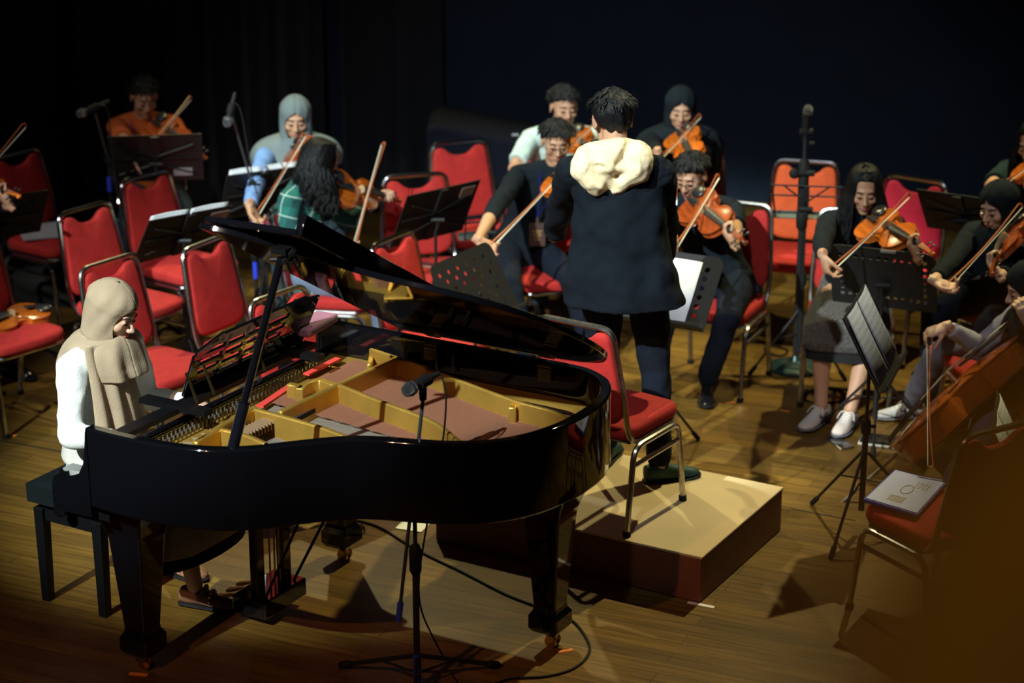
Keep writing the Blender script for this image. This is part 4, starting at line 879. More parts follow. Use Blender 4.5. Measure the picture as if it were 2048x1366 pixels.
def fiddler(I_args, tail, scroll_px, nrm, vsign, bow_frog_px, vlabel, blabel, contact=.185, wood=None, frogdist=.38, fsign=-1, vscale=1.0, bow_over=None, vname='violin', **kw):
    """places violin and bow, then the person with hands on both"""
    tail = V(tail); sc = solveY(*scroll_px, tail, .59*vscale, vsign); ax = (sc-tail).normalized(); M = frame_mat(tail, ax, nrm)
    wd = wood or vwood; key = ('violin', wd.name)
    if key not in PROTO: PROTO[key] = v = make_violin('violin', vlabel, 'violin', wd, group='violins on the stage')
    else: v = copy_tree(PROTO[key])
    v.matrix_world = M @ Matrix.Scale(vscale, 4); v['label'] = vlabel
    n = (M.to_3x3() @ V((0, 0, 1))); s = (M.to_3x3() @ V((0, 1, 0)))
    C = M @ (V((contact+.025, 0, .052))*vscale)
    if bow_over is not None: C = V(bow_over)
    F = solveY(*bow_frog_px, C, frogdist, fsign); bd = (C-F).normalized()
    if 'bow' not in PROTO: PROTO['bow'] = b = make_bow(blabel)
    else: b = copy_tree(PROTO['bow'])
    b.matrix_world = frame_mat(F+n*.012, bd, n); b['label'] = blabel
    # left hand round the neck, its palm facing up the side of the neck
    sl = kw.pop('lside', 1); npos = kw.pop('npos', .44); Pn = M @ (V((npos, 0, .008))*vscale)
    wL = Pn-n*.062-s*sl*.030+ax*.030
    dL = (n*.80+s*sl*.05-ax*.40); nL = (s*sl*1.0+n*.1)
    # right hand over the frog
    pull = kw.pop('bowwrist', V((0, 0, .06)))
    wR = F+bd*.02+V(pull); dR = (F+bd*.03-wR).normalized(); nR = (-bd.cross(dR)); 
    if kw.pop('flipR', False): nR = -nR
    tgt = kw.pop('nR', None)
    if tgt is not None: nR = V(tgt)
    kw.setdefault('hand_R', dict(curl=(45, 55, 30), per=[(30, 40, 25), (48, 55, 30), (52, 58, 30), (40, 45, 20)])); kw.setdefault('hand_L', dict(curl=(35, 55, 35), thumb=(30, 10)))
    return person(wR=kw.pop('wR', wR), wL=kw.pop('wL', wL), hR=kw.pop('hR', (dR, nR)), hL=kw.pop('hL', (dL, nL)), **I_args, **kw), M, F
# ---------------------------------------------------------------- cloth
def cloth(n, c, **k): k.setdefault('rough', .9); k.setdefault('spec', .12 if max(c) < .05 else .4); return mat(n, c, bump=.25, bscale=180, var=.1, vscale=14, **k)
blk = cloth('black_tshirt', (.008, .012, .017)); blk2 = cloth('black_cloth', (.007, .010, .014)); navy = cloth('navy_trousers', (.008, .011, .020)); dgreen = cloth('dark_green_shirt', (.012, .028, .028))
orangeS = cloth('orange_shirt', (.55, .105, .018)); whiteS = cloth('pale_shirt', (.55, .68, .62)); blouse = cloth('white_blouse', (.86, .90, .88)); greyS = cloth('grey_sweater', (.40, .38, .44)); gtr = cloth('grey_trousers', (.13, .12, .15)); blueS = cloth('blue_shirt', (.16, .30, .62))
jeans = cloth('slate_jeans', (.14, .18, .27)); djeans = cloth('dark_jeans', (.02, .035, .05)); tweed = mat('tweed', (.075, .068, .066), .95, bump=.5, bscale=120, var=.45, vscale=90)
cream = cloth('cream_scarf', (.38, .295, .20)); greysc = cloth('grey_scarf', (.155, .195, .20)); blacksc = cloth('black_scarf', (.009, .014, .018)); hoodm = cloth('cream_hood', (.80, .66, .42)); coatm = cloth('black_coat', (.006, .009, .014)); coatm2 = cloth('coat_yoke', (.018, .045, .045))
white_leather = mat('beige_sneaker', (.62, .52, .47), .6, bump=.1); blk_leather = mat('black_shoe_leather', (.006, .006, .007), .15, coat=.5); br_leather = mat('brown_suede', (.20, .085, .045), .55, bump=.1, bscale=200); grey_sh = mat('grey_trainer', (.45, .42, .42), .7); greyrub = mat('grey_rubber', (.12, .11, .13), .7)
teal_sh = mat('teal_trainer', (.008, .045, .045), .6)
def plaid():
    m = bpy.data.materials.new('green_plaid'); m.use_nodes = True; nt = m.node_tree; b = nt.nodes['Principled BSDF']; L = nt.links
    b.inputs['Roughness'].default_value = .9; tc = nt.nodes.new('ShaderNodeTexCoord'); mp = nt.nodes.new('ShaderNodeMapping'); mp.inputs['Rotation'].default_value = (R_(12), R_(-14), R_(20)); L.new(tc.outputs['Object'], mp.inputs[0]); sp = nt.nodes.new('ShaderNodeSeparateXYZ'); L.new(mp.outputs[0], sp.inputs[0])
    def mth(op, a, c=None):
        n = nt.nodes.new('ShaderNodeMath'); n.operation = op
        for i, q in enumerate((a, c)):
            if q is None: continue
            if hasattr(q, 'links'): L.new(q, n.inputs[i])
            else: n.inputs[i].default_value = q
        return n.outputs[0]
    st_ = [mth('LESS_THAN', mth('FRACT', mth('ADD', mth('MULTIPLY', sp.outputs[i], 1/.10), .23*i)), .055) for i in (0, 1, 2)]
    bd = [mth('LESS_THAN', mth('FRACT', mth('ADD', mth('MULTIPLY', sp.outputs[i], 1/.10), .23*i+.5)), .45) for i in (0, 2)]
    mx = nt.nodes.new('ShaderNodeMix'); mx.data_type = 'RGBA'; L.new(mth('MULTIPLY', mth('ADD', *bd), .5), mx.inputs[0]); mx.inputs[6].default_value = (.012, .14, .115, 1); mx.inputs[7].default_value = (.006, .06, .06, 1)
    m2 = nt.nodes.new('ShaderNodeMix'); m2.data_type = 'RGBA'; L.new(mth('MULTIPLY', mth('MAXIMUM', st_[0], st_[2]), .75), m2.inputs[0]); L.new(mx.outputs[2], m2.inputs[6]); m2.inputs[7].default_value = (.50, .62, .58, 1); L.new(m2.outputs[2], b.inputs['Base Color']); return m
plaidm = plaid()
G = 'string players and the pianist'
def at3(px, py, Y, dz=0): p = at(px, py, Y); p.z += dz; return p
# --- violinist in the orange shirt
I, _, _ = fiddler(dict(label='person in an orange shirt playing violin behind the open stand at the left', H=at(288, 193, 11.75), look=(-68, -20), seat=(-2.10, 12.0, .52), az=-80),
    at(303, 243, 11.6), (412, 316), (-.15, -.5, .85), -1, (268, 330), 'violin held by the person in the orange shirt', 'bow of the person in the orange shirt', top=orangeS, sleeve='short', legs=djeans, hair='short', shoes=blk_leather, wood=vwood2, frogdist=.42)
def lanyard(I, px=None, badge=True, col=None, side=0):
    N, bf, br, k, S = I['N'], I['bf'], I['br'], I['k'], I['S']; m = MB(); c = S(.45)+bf*.155*k
    for s in (-1, 1): m.tube(bez([N+br*s*.05-bf*.06+V((0, 0, .02)), N+br*s*.075+bf*.03, S(.85)+br*s*.055+bf*.125, S(.62)+br*s*.02+bf*.150, c], 4), .0055, 5, sx=.4)
    m.build('lanyard', bluet, I['root'], off=I['off'])
    if badge:
        R = Matrix((br, bf, V((0, 0, 1)))).transposed(); p = c+bf*.012-V((0, 0, .09)); m = MB(); m.box(p, (.085, .004, .125), R); m.box(p+V((0, 0, .078)), (.012, .006, .03), R); b = m.build('badge', mat('badge_brown', (.07, .035, .032), .5), I['root'], off=I['off'], smooth=False)
        m = MB()
        for q in range(5): m.box(p+bf*.004+V((0, 0, .02-.012*q))+br*(.0), ((.05, .04, .046, .02, .03)[q], .002, .005), R)
        m.build('badge_print', mat('badge_gold', (.40, .24, .10), .5), I['root'], off=I['off'], smooth=False)
lanyard(I, badge=False)
# --- grey headscarf
I, _, _ = fiddler(dict(label='person in a grey headscarf and blue sleeves playing violin behind a black stand', H=at(591, 236, 11.15), look=(-84, -12), seat=(-1.20, 11.45, .52), az=-78),
    at(583, 296, 11.02), (672, 318), (-.1, -.75, .6), -1, (508, 446), 'violin half hidden behind the dark hair of the plaid shirt player', 'bow of the person in the grey headscarf', top=blueS, legs=djeans, shoes=blk_leather, wood=vwood2, frogdist=.66, bowwrist=(-.03, .02, .07))
drape(I['root'], I['off'], greysc, I['H'], I['R'], I['N'], I['br'], I['bf'], I['k'], length=.15, shoulder=.215, seed=1)
# --- plaid shirt, long dark hair
I, _, _ = fiddler(dict(label='person with long dark hair in a green plaid shirt playing violin beyond the piano', H=at(642, 322, 10.35), look=(2, -24), seat=(-1.02, 10.33, .52), az=-22, neckback=-.05),
    at(672, 372, 10.30), (803, 402), (-.1, -.85, .52), 1, (702, 508), 'violin held level by the person in the green plaid shirt', 'bow held upright by the person in the green plaid shirt', top=plaidm, legs=jeans, shoes=grey_sh, frogdist=.44, hem=.18, bowwrist=(-.07, .02, .04), aR=(-.62, 10.2, .09), aL=(-.62, 10.5, .09), sk=skin2, poleL=(0, -.2, -1), lside=-1, fold=.02, contact=.20)
long_hair(I, .22, seed=5, front=True, n=420, wave=.025, spreadx=1.15)
# --- white shirt, rear
I, _, _ = fiddler(dict(label='person in a pale short-sleeved shirt playing violin behind the glasses wearer', H=at(1128, 212, 11.35), look=(-76, -8), seat=(.27, 11.62, .52), az=-88),
    at(1136, 264, 11.2), (1225, 345), (-.2, -.55, .8), -1, (1085, 345), 'violin held by the person in the pale shirt', 'bow of the person in the pale shirt', top=whiteS, sleeve='short', legs=djeans, hair='short', shoes=blk_leather, frogdist=.40, wR=at(1075, 338, 11.0), poleR=(-1, .1, -.7), wid=1.1)
# --- glasses, blue lanyard
I, _, _ = fiddler(dict(label='person with glasses and a blue lanyard playing violin left of the conductor', H=at(1112, 283, 10.62), look=(-84, -12), seat=(.05, 10.78, .52), az=-88),
    at(1100, 352, 10.42), (1222, 398), (-.25, -.6, .75), -1, (975, 505), 'violin held by the person with the blue lanyard', 'bow of the person with the blue lanyard, slanting down to the left', top=blk, sleeve='mid', legs=navy, hair='short', shoes=blk_leather, frogdist=.60, contact=.14,
    aR=(.08, 10.25, .09), aL=(.42, 10.3, .09), bowwrist=(-.06, .0, .05), poleR=(-1, -.1, -.3), wid=1.08)
glasses(I); lanyard(I)
# --- black headscarf, rear
I, _, _ = fiddler(dict(label='person in a black headscarf playing violin at the back, right of the conductor head', H=at(1361, 217, 11.35), look=(-92, -10), seat=(.98, 11.62, .52), az=-85),
    at(1357, 262, 11.18), (1400, 345), (-.30, -.72, .65), -1, (1312, 330), 'violin held by the person in the black headscarf at the back', 'bow of the person in the black headscarf at the back', top=blk2, legs=navy, shoes=blk_leather, frogdist=.42)
drape(I['root'], I['off'], blacksc, I['H'], I['R'], I['N'], I['br'], I['bf'], I['k'], length=.24, shoulder=.21, seed=2)
# --- black t-shirt, dress shoes
I, _, _ = fiddler(dict(label='person in a black t-shirt and dress shoes playing viola right of the conductor', H=at(1382, 350, 10.12), look=(-118, -20), seat=(1.06, 10.18, .52), az=-100),
    at(1377, 398, 9.98), (1492, 486), (-.38, -.62, .68), -1, (1345, 512), 'dark red viola held by the person in the black t-shirt', 'bow of the person in the black t-shirt', top=blk, sleeve='short', legs=navy, hair='short', shoes=blk_leather, wood=vwood2, frogdist=.46, vscale=1.08,
    aR=tuple(fl(1300, 800)+V((0, 0, .09))), aL=tuple(fl(1412, 796)+V((0, 0, .09))), poleL=(.9, .1, -.8), wid=1.12, toes=(5, 6))
glasses(I)
# --- long hair, tweed skirt
I, _, _ = fiddler(dict(label='person with very long dark hair, grey skirt and beige sneakers playing viola', H=at(1729, 378, 9.80), look=(-96, -14), seat=(1.70, 9.98, .52), az=-97),
    at(1735, 436, 9.68), (1866, 508), (-.25, -.62, .75), -1, (1662, 546), 'orange viola held by the long-haired person in the skirt', 'bow of the long-haired person in the skirt', top=blk2, skirt=(tweed, .09), shoes=white_leather, solem=greyrub, shk='sneaker', frogdist=.50, vscale=1.08,
    aR=tuple(fl(1640, 846)+V((0, 0, .09))), aL=tuple(fl(1698, 856)+V((0, 0, .09))), toes=(-30, -22), bowwrist=(-.05, .01, .07), hair='long', poleR=(-.9, .2, -.6), hR=(V((.25, -.2, -.9)), V((.9, .2, 0))))
long_hair(I, .36, seed=9, front=True, n=400, wave=.022, spreadx=1.0)
# --- upper right edge
I, _, _ = fiddler(dict(label='person in a dark green top playing violin, cut by the right edge', H=at(2068, 285, 10.35), look=(-130, -18), seat=(2.74, 10.66, .52), az=-125),
    at(2052, 322, 10.25), (2110, 395), (-.5, -.5, .7), -1, (1990, 385), 'violin of the person cut by the right edge', 'bow of the person cut by the right edge', top=dgreen, sleeve='short', legs=navy, shoes=blk_leather, frogdist=.40, wR=at(2008, 376, 10.05), poleR=(-1, 0, -.5), hair='long')
long_hair(I, .22, seed=12, n=90)
# --- black headscarf, right
I, _, _ = fiddler(dict(label='person in a black headscarf playing violin near the right edge, in front of a stand', H=at(1996, 412, 9.52), look=(-140, -14), seat=(2.45, 9.95, .52), az=-135),
    at(2030, 450, 9.34), (1982, 548), (-.80, -.35, .5), -1, (1893, 583), 'violin of the person in the black headscarf at the right', 'bow of the person in the black headscarf at the right', top=blk2, legs=navy, shoes=blk_leather, wood=vwood2, frogdist=.50, bowwrist=(-.06, .03, .03), sk=skin2)
drape(I['root'], I['off'], blacksc, I['H'], I['R'], I['N'], I['br'], I['bf'], I['k'], length=.20, shoulder=.20, seed=3)
# --- left edge player
I, _, _ = fiddler(dict(label='person in dark trousers with a violin, cut by the left edge', H=at(-88, 335, 10.30), look=(-40, -20), seat=(-3.02, 10.3, .52), az=-30),
    at(-70, 372, 10.2), (38, 392), (-.1, -.6, .75), -1, (-150, 480), 'violin of the person cut by the left edge, only its scroll in view', 'bow of the person cut by the left edge', top=blk2, legs=djeans, hair='short', shoes=blk_leather)
# --- pianist
wp = lambda x, y, z: PM @ V((x, y, z))
HP = at(226, 622, wp(-.42, .42, 0).y)
I = person('person in a cream headscarf and white blouse playing the grand piano', HP, (-24, -24), wp(-.52, .44, .60), -30, wp(-.24, .22, .79), wp(-.24, .66, .79),
    aR=fl(392, 1212)+V((0, 0, .085)), aL=fl(340, 1148)+V((0, 0, .085)), top=blouse, skirt=(cloth('gauze_skirt', (.55, .54, .50)), .16), shoes=br_leather, solem=rubber, shk='loafer', sk=skin2, toes=(14, 5), hem=.34,
    hR=((PM.to_3x3() @ V((.9, .05, -.25))), V((0, 0, -1))), hL=((PM.to_3x3() @ V((.9, -.05, -.25))), V((0, 0, -1))), hand_R=dict(curl=(20, 30, 20)), hand_L=dict(curl=(20, 30, 20)), fold=.02, poleR=PM.to_3x3() @ V((-.25, -.25, -1)), poleL=PM.to_3x3() @ V((-.25, .25, -1)), wid=1.05)
drape(I['root'], I['off'], cream, I['H'], I['R'], I['N'], I['br'], I['bf'], I['k'], length=.13, front=.10, shoulder=.145, seed=4)
m = MB()                                          # long hanging end of the scarf down the near side of the chest
N, bf, br = I['N'], I['bf'], I['br']; vs = []; rows, cols = 16, 22
for i in range(rows):
    t_ = i/(rows-1)
    for j in range(cols):
        s = j/(cols-1); wdt = .10+.05*t_; x = (s-.5)*2*wdt; fold_ = .012*math.sin(s*22+t_*2)*(.5+t_)
        p = N+V((0, 0, .03-.50*t_))+br*(x*1.0+.05+.02*t_)+bf*(.085+.075*math.sin(PI*min(1, t_*1.2)*.5)+fold_-abs(s-.5)*.09*(1-t_*.5)); vs.append(p)
m.add(vs, [(i*cols+j, i*cols+j+1, (i+1)*cols+j+1, (i+1)*cols+j) for i in range(rows-1) for j in range(cols-1)]); m.build('scarf_end', cream, I['root'], off=I['off'], solid=.004, ang=90, subd=1)
# --- conductor
sx = at(1247, 600, 8.38); HC = at(1224, 238, 8.28)
I = person('person in a black coat with a cream hood, standing on the podium, back turned', HC, (104, -12), (sx.x, 8.38, 1.10), 84, at(1330, 520, 8.72), at(1108, 470, 8.72), aR=fl(1318, 962, .2)+V((0, 0, .085)), aL=fl(1212, 925, .2)+V((0, 0, .085)),
    top=coatm, legs=navy, hair='short', shoes=teal_sh, standing=True, toes=(-62, -10), hem=.05, k=1.0, wid=1.06, hand_L=dict(curl=(20, 30, 20)), poleR=(.55, -.5, -1), poleL=(-.1, -.5, -1), fold=.03, hL=(V((.3, .5, .8)), V((1, 0, .2))), hairmat=None)
root, off = I['root'], I['off']; S_, br, bf = I['S'], I['br'], I['bf']
m = MB(); rings = []
for z_, wx, wy, cx_, cy_ in ((.22, .135, .095, 0, .01), (.14, .175, .12, .005, 0), (.0, .19, .135, .008, -.01), (-.18, .21, .15, .012, -.015), (-.30, .235, .165, .02, -.02), (-.38, .255, .172, .032, -.02), (-.40, .258, .175, .034, -.02)):
    c = I['S'](.60)+V((0, 0, z_))+br*cx_+bf*cy_
    if z_ < 0: c.z = I['S'](.60).z+(I['S'](.60).z-at(1250, 608, 8.22).z)*z_/.40
    rings.append([c+(br*(wx+.010*math.sin(q*6+z_*3)*(.3-z_))*math.cos(q)+bf*(wy+.010*math.sin(q*7)*(.3-z_))*math.sin(q)) for q in [2*PI*j/48 for j in range(48)]])
m.loft(rings)
for Sh, E, W in ((I['SR'], I['ER'], at(1330, 520, 8.72)), (I['SL'], I['EL'], at(1108, 470, 8.72))):
    W = V(W); m.tube([Sh-(Sh-I['N'])*.2, Sh, Sh.lerp(E, .5), E, E.lerp(W, .5), E.lerp(W, .85)], [.062, .066, .064, .060, .052, .050], 16, rnd=True)
m.build('coat', coatm, root, off=off, remesh=.009, sm=6, disp=(.035, .11))
m = MB()                                          # hood lying on the back
c0 = at(1222, 332, 8.14)
pts = [(1143, 325), (1160, 300), (1195, 286), (1240, 280), (1280, 286), (1304, 302), (1306, 330), (1296, 358), (1268, 374), (1234, 388), (1208, 402), (1188, 392), (1163, 372), (1142, 348)]
o3 = [at(x, y, 8.14)-c0 for x, y in pts]; o3 = bez(o3+[o3[0]], 4)[:-1]
rings = []
for s, d in ((.03, -.075), (.35, -.07), (.65, -.055), (.88, -.03), (1, -.005), (1.0, .05), (.8, .10), (.03, .11)):
    ring = []
    for j, p in enumerate(o3):
        q = p*s; crease = .012*math.sin(q.x*40+q.z*22)*(1-s*.5)+.055*math.exp(-((q.x-.035-q.z*.45)**2)/.0007)+.05*math.exp(-((q.x+.05+q.z*.5)**2)/.0005)*(1 if q.z > -.06 else 0)+.02*max(0, q.z)/.1
        top_tuck = .10*max(0, q.z/.1)*0
        ring.append(c0+q+V((0, d+(crease if d < 0 else 0)+top_tuck, 0)))
    rings.append(ring)
m.loft(rings); m.build('hood', hoodm, root, off=off, remesh=.0065, sm=2, disp=(.014, .045))
m = MB(); nb = I['N']+V((0, 0, .03)); m.tube([nb+(br*.085*math.cos(a)+bf*(.080*math.sin(a)+.015))+V((0, 0, .02-.01*math.sin(a))) for a in [2*PI*j/28 for j in range(28)]], .022, 10, closed=True); m.build('collar', coatm2, root, off=off)
p = I['SR'].lerp(I['ER'], .35)+V((.062, -.03, 0)); m = MB(); m.box(p, (.006, .025, .03)); m.build('sleeve_patch', mat('patch_orange', (.7, .12, .02), .6), root, off=off, smooth=False)
m = MB(); m.box(p-V((0, 0, .035)), (.006, .03, .035)); m.build('sleeve_badge', paper, root, off=off, smooth=False)
glasses(I)
# --- cellist
Cx = frame_mat(at(1782, 893, 8.62), at(2030, 672, 8.78)-at(1782, 893, 8.62), (-.62, .36, .72))
cel = make_violin('cello', 'orange-brown cello leaning against its player at the right edge', 'cello', cwood, rib=.055, cello=True); cel.matrix_world = Cx @ Matrix.Scale(2.06, 4)
b = copy_tree(PROTO['bow']); F = at(1859, 672, 8.80); Tp = at(1861, 895, 8.30); b.matrix_world = frame_mat(F, Tp-F, (.8, .3, .2)) @ Matrix.Scale(.95, 4); b['label'] = 'cello bow hanging nearly upright from the hand of the cellist'
I = person('person in a black headscarf, grey sweater and wide grey trousers playing the cello', at(2056, 575, 8.80), (186, -18), (2.32, 9.02, .50), 186, at(1892, 652, 8.82), at(2058, 650, 8.55), aR=fl(1822, 838)+V((0, 0, .09)), aL=(1.86, 8.35, .09),
    top=greyS, legs=gtr, shoes=grey_sh, solem=greyrub, shk='sneaker', hR=(V((-.8, 0, -.35)), V((0, .3, -1))), hL=(V((-.35, 0, .9)), V((-.3, .9, .2))), hand_R=dict(curl=(35, 40, 20)), hand_L=dict(curl=(30, 45, 30)), poleR=(.6, .3, -.6), poleL=(.5, -.5, -.8), sk=skin2, wid=1.05)
drape(I['root'], I['off'], blacksc, I['H'], I['R'], I['N'], I['br'], I['bf'], I['k'], length=.08, shoulder=.15, seed=6)
# ---------------------------------------------------------------- violin lying on a chair
a_, b_ = fl(84, 618, .475), fl(-60, 668, .475); a_.z = .49
v = copy_tree(PROTO[('violin', vwood.name)]); v.matrix_world = frame_mat(a_, b_-a_, (.05, -.12, 1)); v['label'] = 'violin lying on the seat of the red chair cut by the left edge'
# ---------------------------------------------------------------- microphone stands
def mic_stand(base, label, zt, boom=None, round_base=False, leg=0, tapes=(), group='microphone stands', r=.011, hubz=.26):
    t = thing('microphone_stand', label, 'microphone stand', (base[0], base[1], 0), 0, group); O = V((base[0], base[1], 0))
    m = MB(); m.tube([(0, 0, .06 if round_base else .1), (0, 0, zt*.62)], r, 10); m.build('lower_tube', blackm, t)
    m = MB(); m.tube([(0, 0, zt*.55), (0, 0, zt)], r*.65, 8); m.build('upper_tube', blackm, t)
    m = MB(); m.lathe([(r, -.07), (r*1.8, -.05), (r*1.9, .03), (r*1.1, .05)], (0, 0, zt*.62), 12); m.build('clutch', rubber, t)
    if round_base:
        m = MB(); m.lathe([(.0, 0), (.135, 0), (.140, .006), (.138, .018), (.10, .032), (.03, .05), (.018, .075), (0, .076)], n=32); m.build('base_plate', mat('base_teal', (.02, .045, .045), .35, .3), t)
    else: tripod(t, hubz, .33, leg, mt=blackm, r=.009, hub=hubz*.5)
    if boom:
        a, p, c = (V(q)-O for q in boom); m = MB(); m.tube([a, c], .0065, 8); m.build('boom', mat('boom_grey', (.10, .12, .13), .3, .7), t)
        m = MB(); m.tube([p-V((.0, .018, 0)), p+V((0, .018, 0))], .02, 12); m.tube([p, p+V((.045, -.01, .0))], .006, 6); m.build('pivot', rubber, t)
        d = (c-a).normalized(); m = MB(); m.tube([c-d*.07, c], .011, 10); m.build('grip', rubber if not tapes else bluet, t)
    for (u_, v_) in tapes: m = MB(); m.tube([(0, 0, u_), (0, 0, v_)], r*1.25, 10); m.build('tape_wrap', bluet, t)
    return t
# left boom stand
def boomset(x, y0, Y, top_px, low_px, base_px, micdir, label, mlabel, tapes, zt):
    P_ = at(*base_px, Y); base = (P_.x, P_.y); a = at(*top_px, Y-.12); p = P_; d = (p-a)
    dl = at(*low_px, Y+.1); mic_stand(base, label, P_.z, boom=(a, p, a+(p-a)*((at(*low_px, Y)-a).length/(p-a).length)), tapes=tapes)
    Mx = frame_mat(a+V((0, 0, .03)), micdir, (0, 0, 1) if abs(V(micdir).normalized().z) < .9 else (0, 1, 0)); mic_shape(Mx, mlabel)
    m = MB(); m.tube([a, a+V((0, 0, .03))], .009, 8); m.tube([a+V((0, 0, .03))-V(micdir).normalized()*.02, a+V((0, 0, .03))+V(micdir).normalized()*.03], .021, 12); tt = thing('microphone_clip', 'clip holding the '+mlabel, 'clip', a, group='microphone clips'); m.build('clip', rubber, tt, off=a)
    return a
a = boomset(0, 0, 10.9, (190, 226), (272, 486), (216, 318), (-.85, -.25, -.35), 'boom microphone stand left of the violinist in the orange shirt', 'microphone on the leftmost boom stand', ((.55, .64), (.80, .88)), 1)
cable([a+V((.03, 0, .05)), a+V((.07, 0, .0)), a+V((.08, 0, -.3)), a+V((.12, .0, -.6)), a+V((.16, .05, -.95))], 'microphone cable hanging beside the leftmost boom stand', mt=blackm)
a = boomset(0, 0, 10.55, (463, 228), (540, 478), (504, 368), (-.2, -.5, -.8), 'boom microphone stand in front of the person in the grey headscarf', 'microphone on the boom stand near the grey headscarf', ((.42, .62), (.72, .86)), 1)
cable([a+V((.02, 0, .06)), a+V((.05, 0, .0)), a+V((.09, 0, -.3)), a+V((.14, .02, -.6)), a+V((.12, .05, -.95))], 'microphone cable hanging along the boom stand near the grey headscarf', mt=blackm)
# straight stand with a round base
bp = fl(1590, 738); tp = at(1597, 240, bp.y); ms = mic_stand((bp.x, bp.y), 'tall straight microphone stand with a round base, right of centre', tp.z, round_base=True, r=.016)
m = MB(); m.lathe([(.012, -.16), (.026, -.14), (.028, .14), (.012, .16)], (0, 0, at(1597, 378, bp.y).z), 14); m.tube([(-.06, -.02, at(1597, 345, bp.y).z), (.05, -.02, at(1597, 345, bp.y).z)], .016, 10); m.ell((-.05, -.02, at(1597, 345, bp.y).z), (.028, .02, .028)); m.build('cable_bundle', rubber, ms)
mic_shape(frame_mat((bp.x, bp.y-.01, tp.z-.02), (.05, -.15, 1), (0, 1, 0)), 'small microphone pointing up on the tall straight stand')
m = MB(); m.tube([(0, 0, -.06), (0, 0, .02)], .02, 12); m.tube([(-.03, 0, -.06), (.035, 0, -.06)], .018, 10); m.tube([(.02, 0, -.12), (.045, 0, -.12)], .01, 8); tt = thing('microphone_clip', 'clip on top of the tall straight stand', 'clip', (bp.x, bp.y, tp.z), group='microphone clips'); m.build('clip', rubber, tt)
# foreground stand by the piano
YF = 6.72; fb = fl(835, 1378); YF = fb.y; pv = at(831, 948, YF); tpm = at(846, 800, YF-.02); low = at(797, 1243, YF-.16); dirb = (tpm-low).normalized()
mf = mic_stand((fb.x, fb.y), 'black microphone stand with blue tape in front of the piano', pv.z, boom=(tpm, pv, low), leg=150, tapes=((.02, .14), (.70, .80)), r=.012, hubz=.13)
m = MB(); o_ = V((fb.x, fb.y, 0)); p1, p2 = at(829, 962, YF)-o_, at(825, 1000, YF)-o_; m.tube([p1, p2], .012, 10); m.build('tape_wrap', bluet, mf)
mh, mr = at(818, 779, YF-.10), at(874, 749, YF+.02); Mx = frame_mat((mh+mr)/2, mh-mr, (0, 0, 1)); mic_shape(Mx, 'black vocal microphone over the open piano strings')
m = MB(); m.tube([tpm, tpm+V((0, 0, .03)), (mh+mr)/2], [.012, .014, .012], 10); m.tube([(mh+mr)/2-(mh-mr).normalized()*.03, (mh+mr)/2+(mh-mr).normalized()*.025], .021, 14); tt = thing('microphone_clip', 'clip holding the microphone over the piano strings', 'clip', tpm, group='microphone clips'); m.build('clip', rubber, tt, off=tpm)
cable([mr, at(884, 756, YF+.02), at(892, 800, YF), at(886, 880, YF), at(872, 960, YF), at(852, 1060, YF-.02), at(838, 1160, YF-.03), at(846, 1230, YF-.02), fl(890, 1320), fl(905, 1350), fl(940, 1400)], 'microphone cable dropping from the microphone over the piano to the floor')
# ---------------------------------------------------------------- cables on the floor
F_ = lambda L_, z=.005: [fl(x, y, z) for x, y in L_]
cable(F_([(640, 1028), (700, 1038), (760, 1055), (830, 1098), (920, 1142), (1010, 1188), (1080, 1215), (1140, 1238), (1172, 1275), (1178, 1305), (1150, 1335), (1095, 1352), (1020, 1358), (960, 1380)]), 'long black cable curving over the floor under the piano', .005)
cable(F_([(700, 1050), (722, 1050), (730, 1062), (712, 1074), (690, 1072)]), 'short cable loop beside the rear leg of the piano', .004)
cable(F_([(1608, 792), (1625, 780), (1665, 778), (1690, 788), (1680, 802), (1640, 806), (1612, 800), (1612, 788), (1640, 776), (1700, 780), (1760, 784), (1810, 783)]), 'coiled black cable behind the beige sneakers', .006)
cable(F_([(1540, 690), (1575, 700), (1560, 712), (1530, 700), (1548, 684), (1600, 690)]), 'black cable left of the round base of the tall stand', .006)
# ---------------------------------------------------------------- small things
def slab_thing(name, label, cat, c, az, d, mt, bev=.003, tilt=None, grp=None):
    t = thing(name, label, cat, c, az, grp); m = MB(); m.box((0, 0, d[2]/2), d); return t, m
def phone(px, z, az, label, case, screen=(.02, .02, .025)):
    t = thing('phone', label, 'phone', fl(*px, z), az, 'phones'); m = MB(); m.box((0, 0, .004), (.075, .155, .008)); m.build('case', case, t, bevel=.003); m = MB(); m.box((0, 0, .0085), (.069, .148, .001)); m.build('screen', mat('phone_glass', screen, .06), t, smooth=False)
phone((1680, 888), 0, 20, 'phone lying on the floor in front of the beige sneakers', dchrome)
phone((845, 530), .455, 70, 'phone lying on the red chair seat behind the tilted stand', mat('brown_case', (.25, .10, .05), .3, coat=.5))
ps = thing('pedal_unit', 'small black pedal unit with a pale rim on the floor near the cello', 'pedal', fl(1765, 888), -20); m = MB(); m.box((0, 0, .015), (.20, .10, .03)); m.build('case', rubber, ps, bevel=.005); m = MB(); m.box((0, 0, .008), (.215, .115, .012)); m.build('rim', mat('pale_plastic', (.5, .48, .42), .5), ps, bevel=.003)
sc_ = mat('chair_sheet', (.78, .86, .86), .8)
for i, (px, az, lab) in enumerate((((78, 464), 20, 'white page on the rear left chair, the left one of two'), ((106, 458), 28, 'white page on the rear left chair, the right one of two'))):
    m = MB(); m.box((0, 0, 0), (.21, .29, .0015), rot_z(0)); o = m.build('page', score, None, smooth=False, off=(0, 0, 0)); o.location = fl(*px, .462+.003*i); o.rotation_euler = (0, 0, R_(az)); tag(o, lab, 'sheet music', 'pages on the rear left chair')
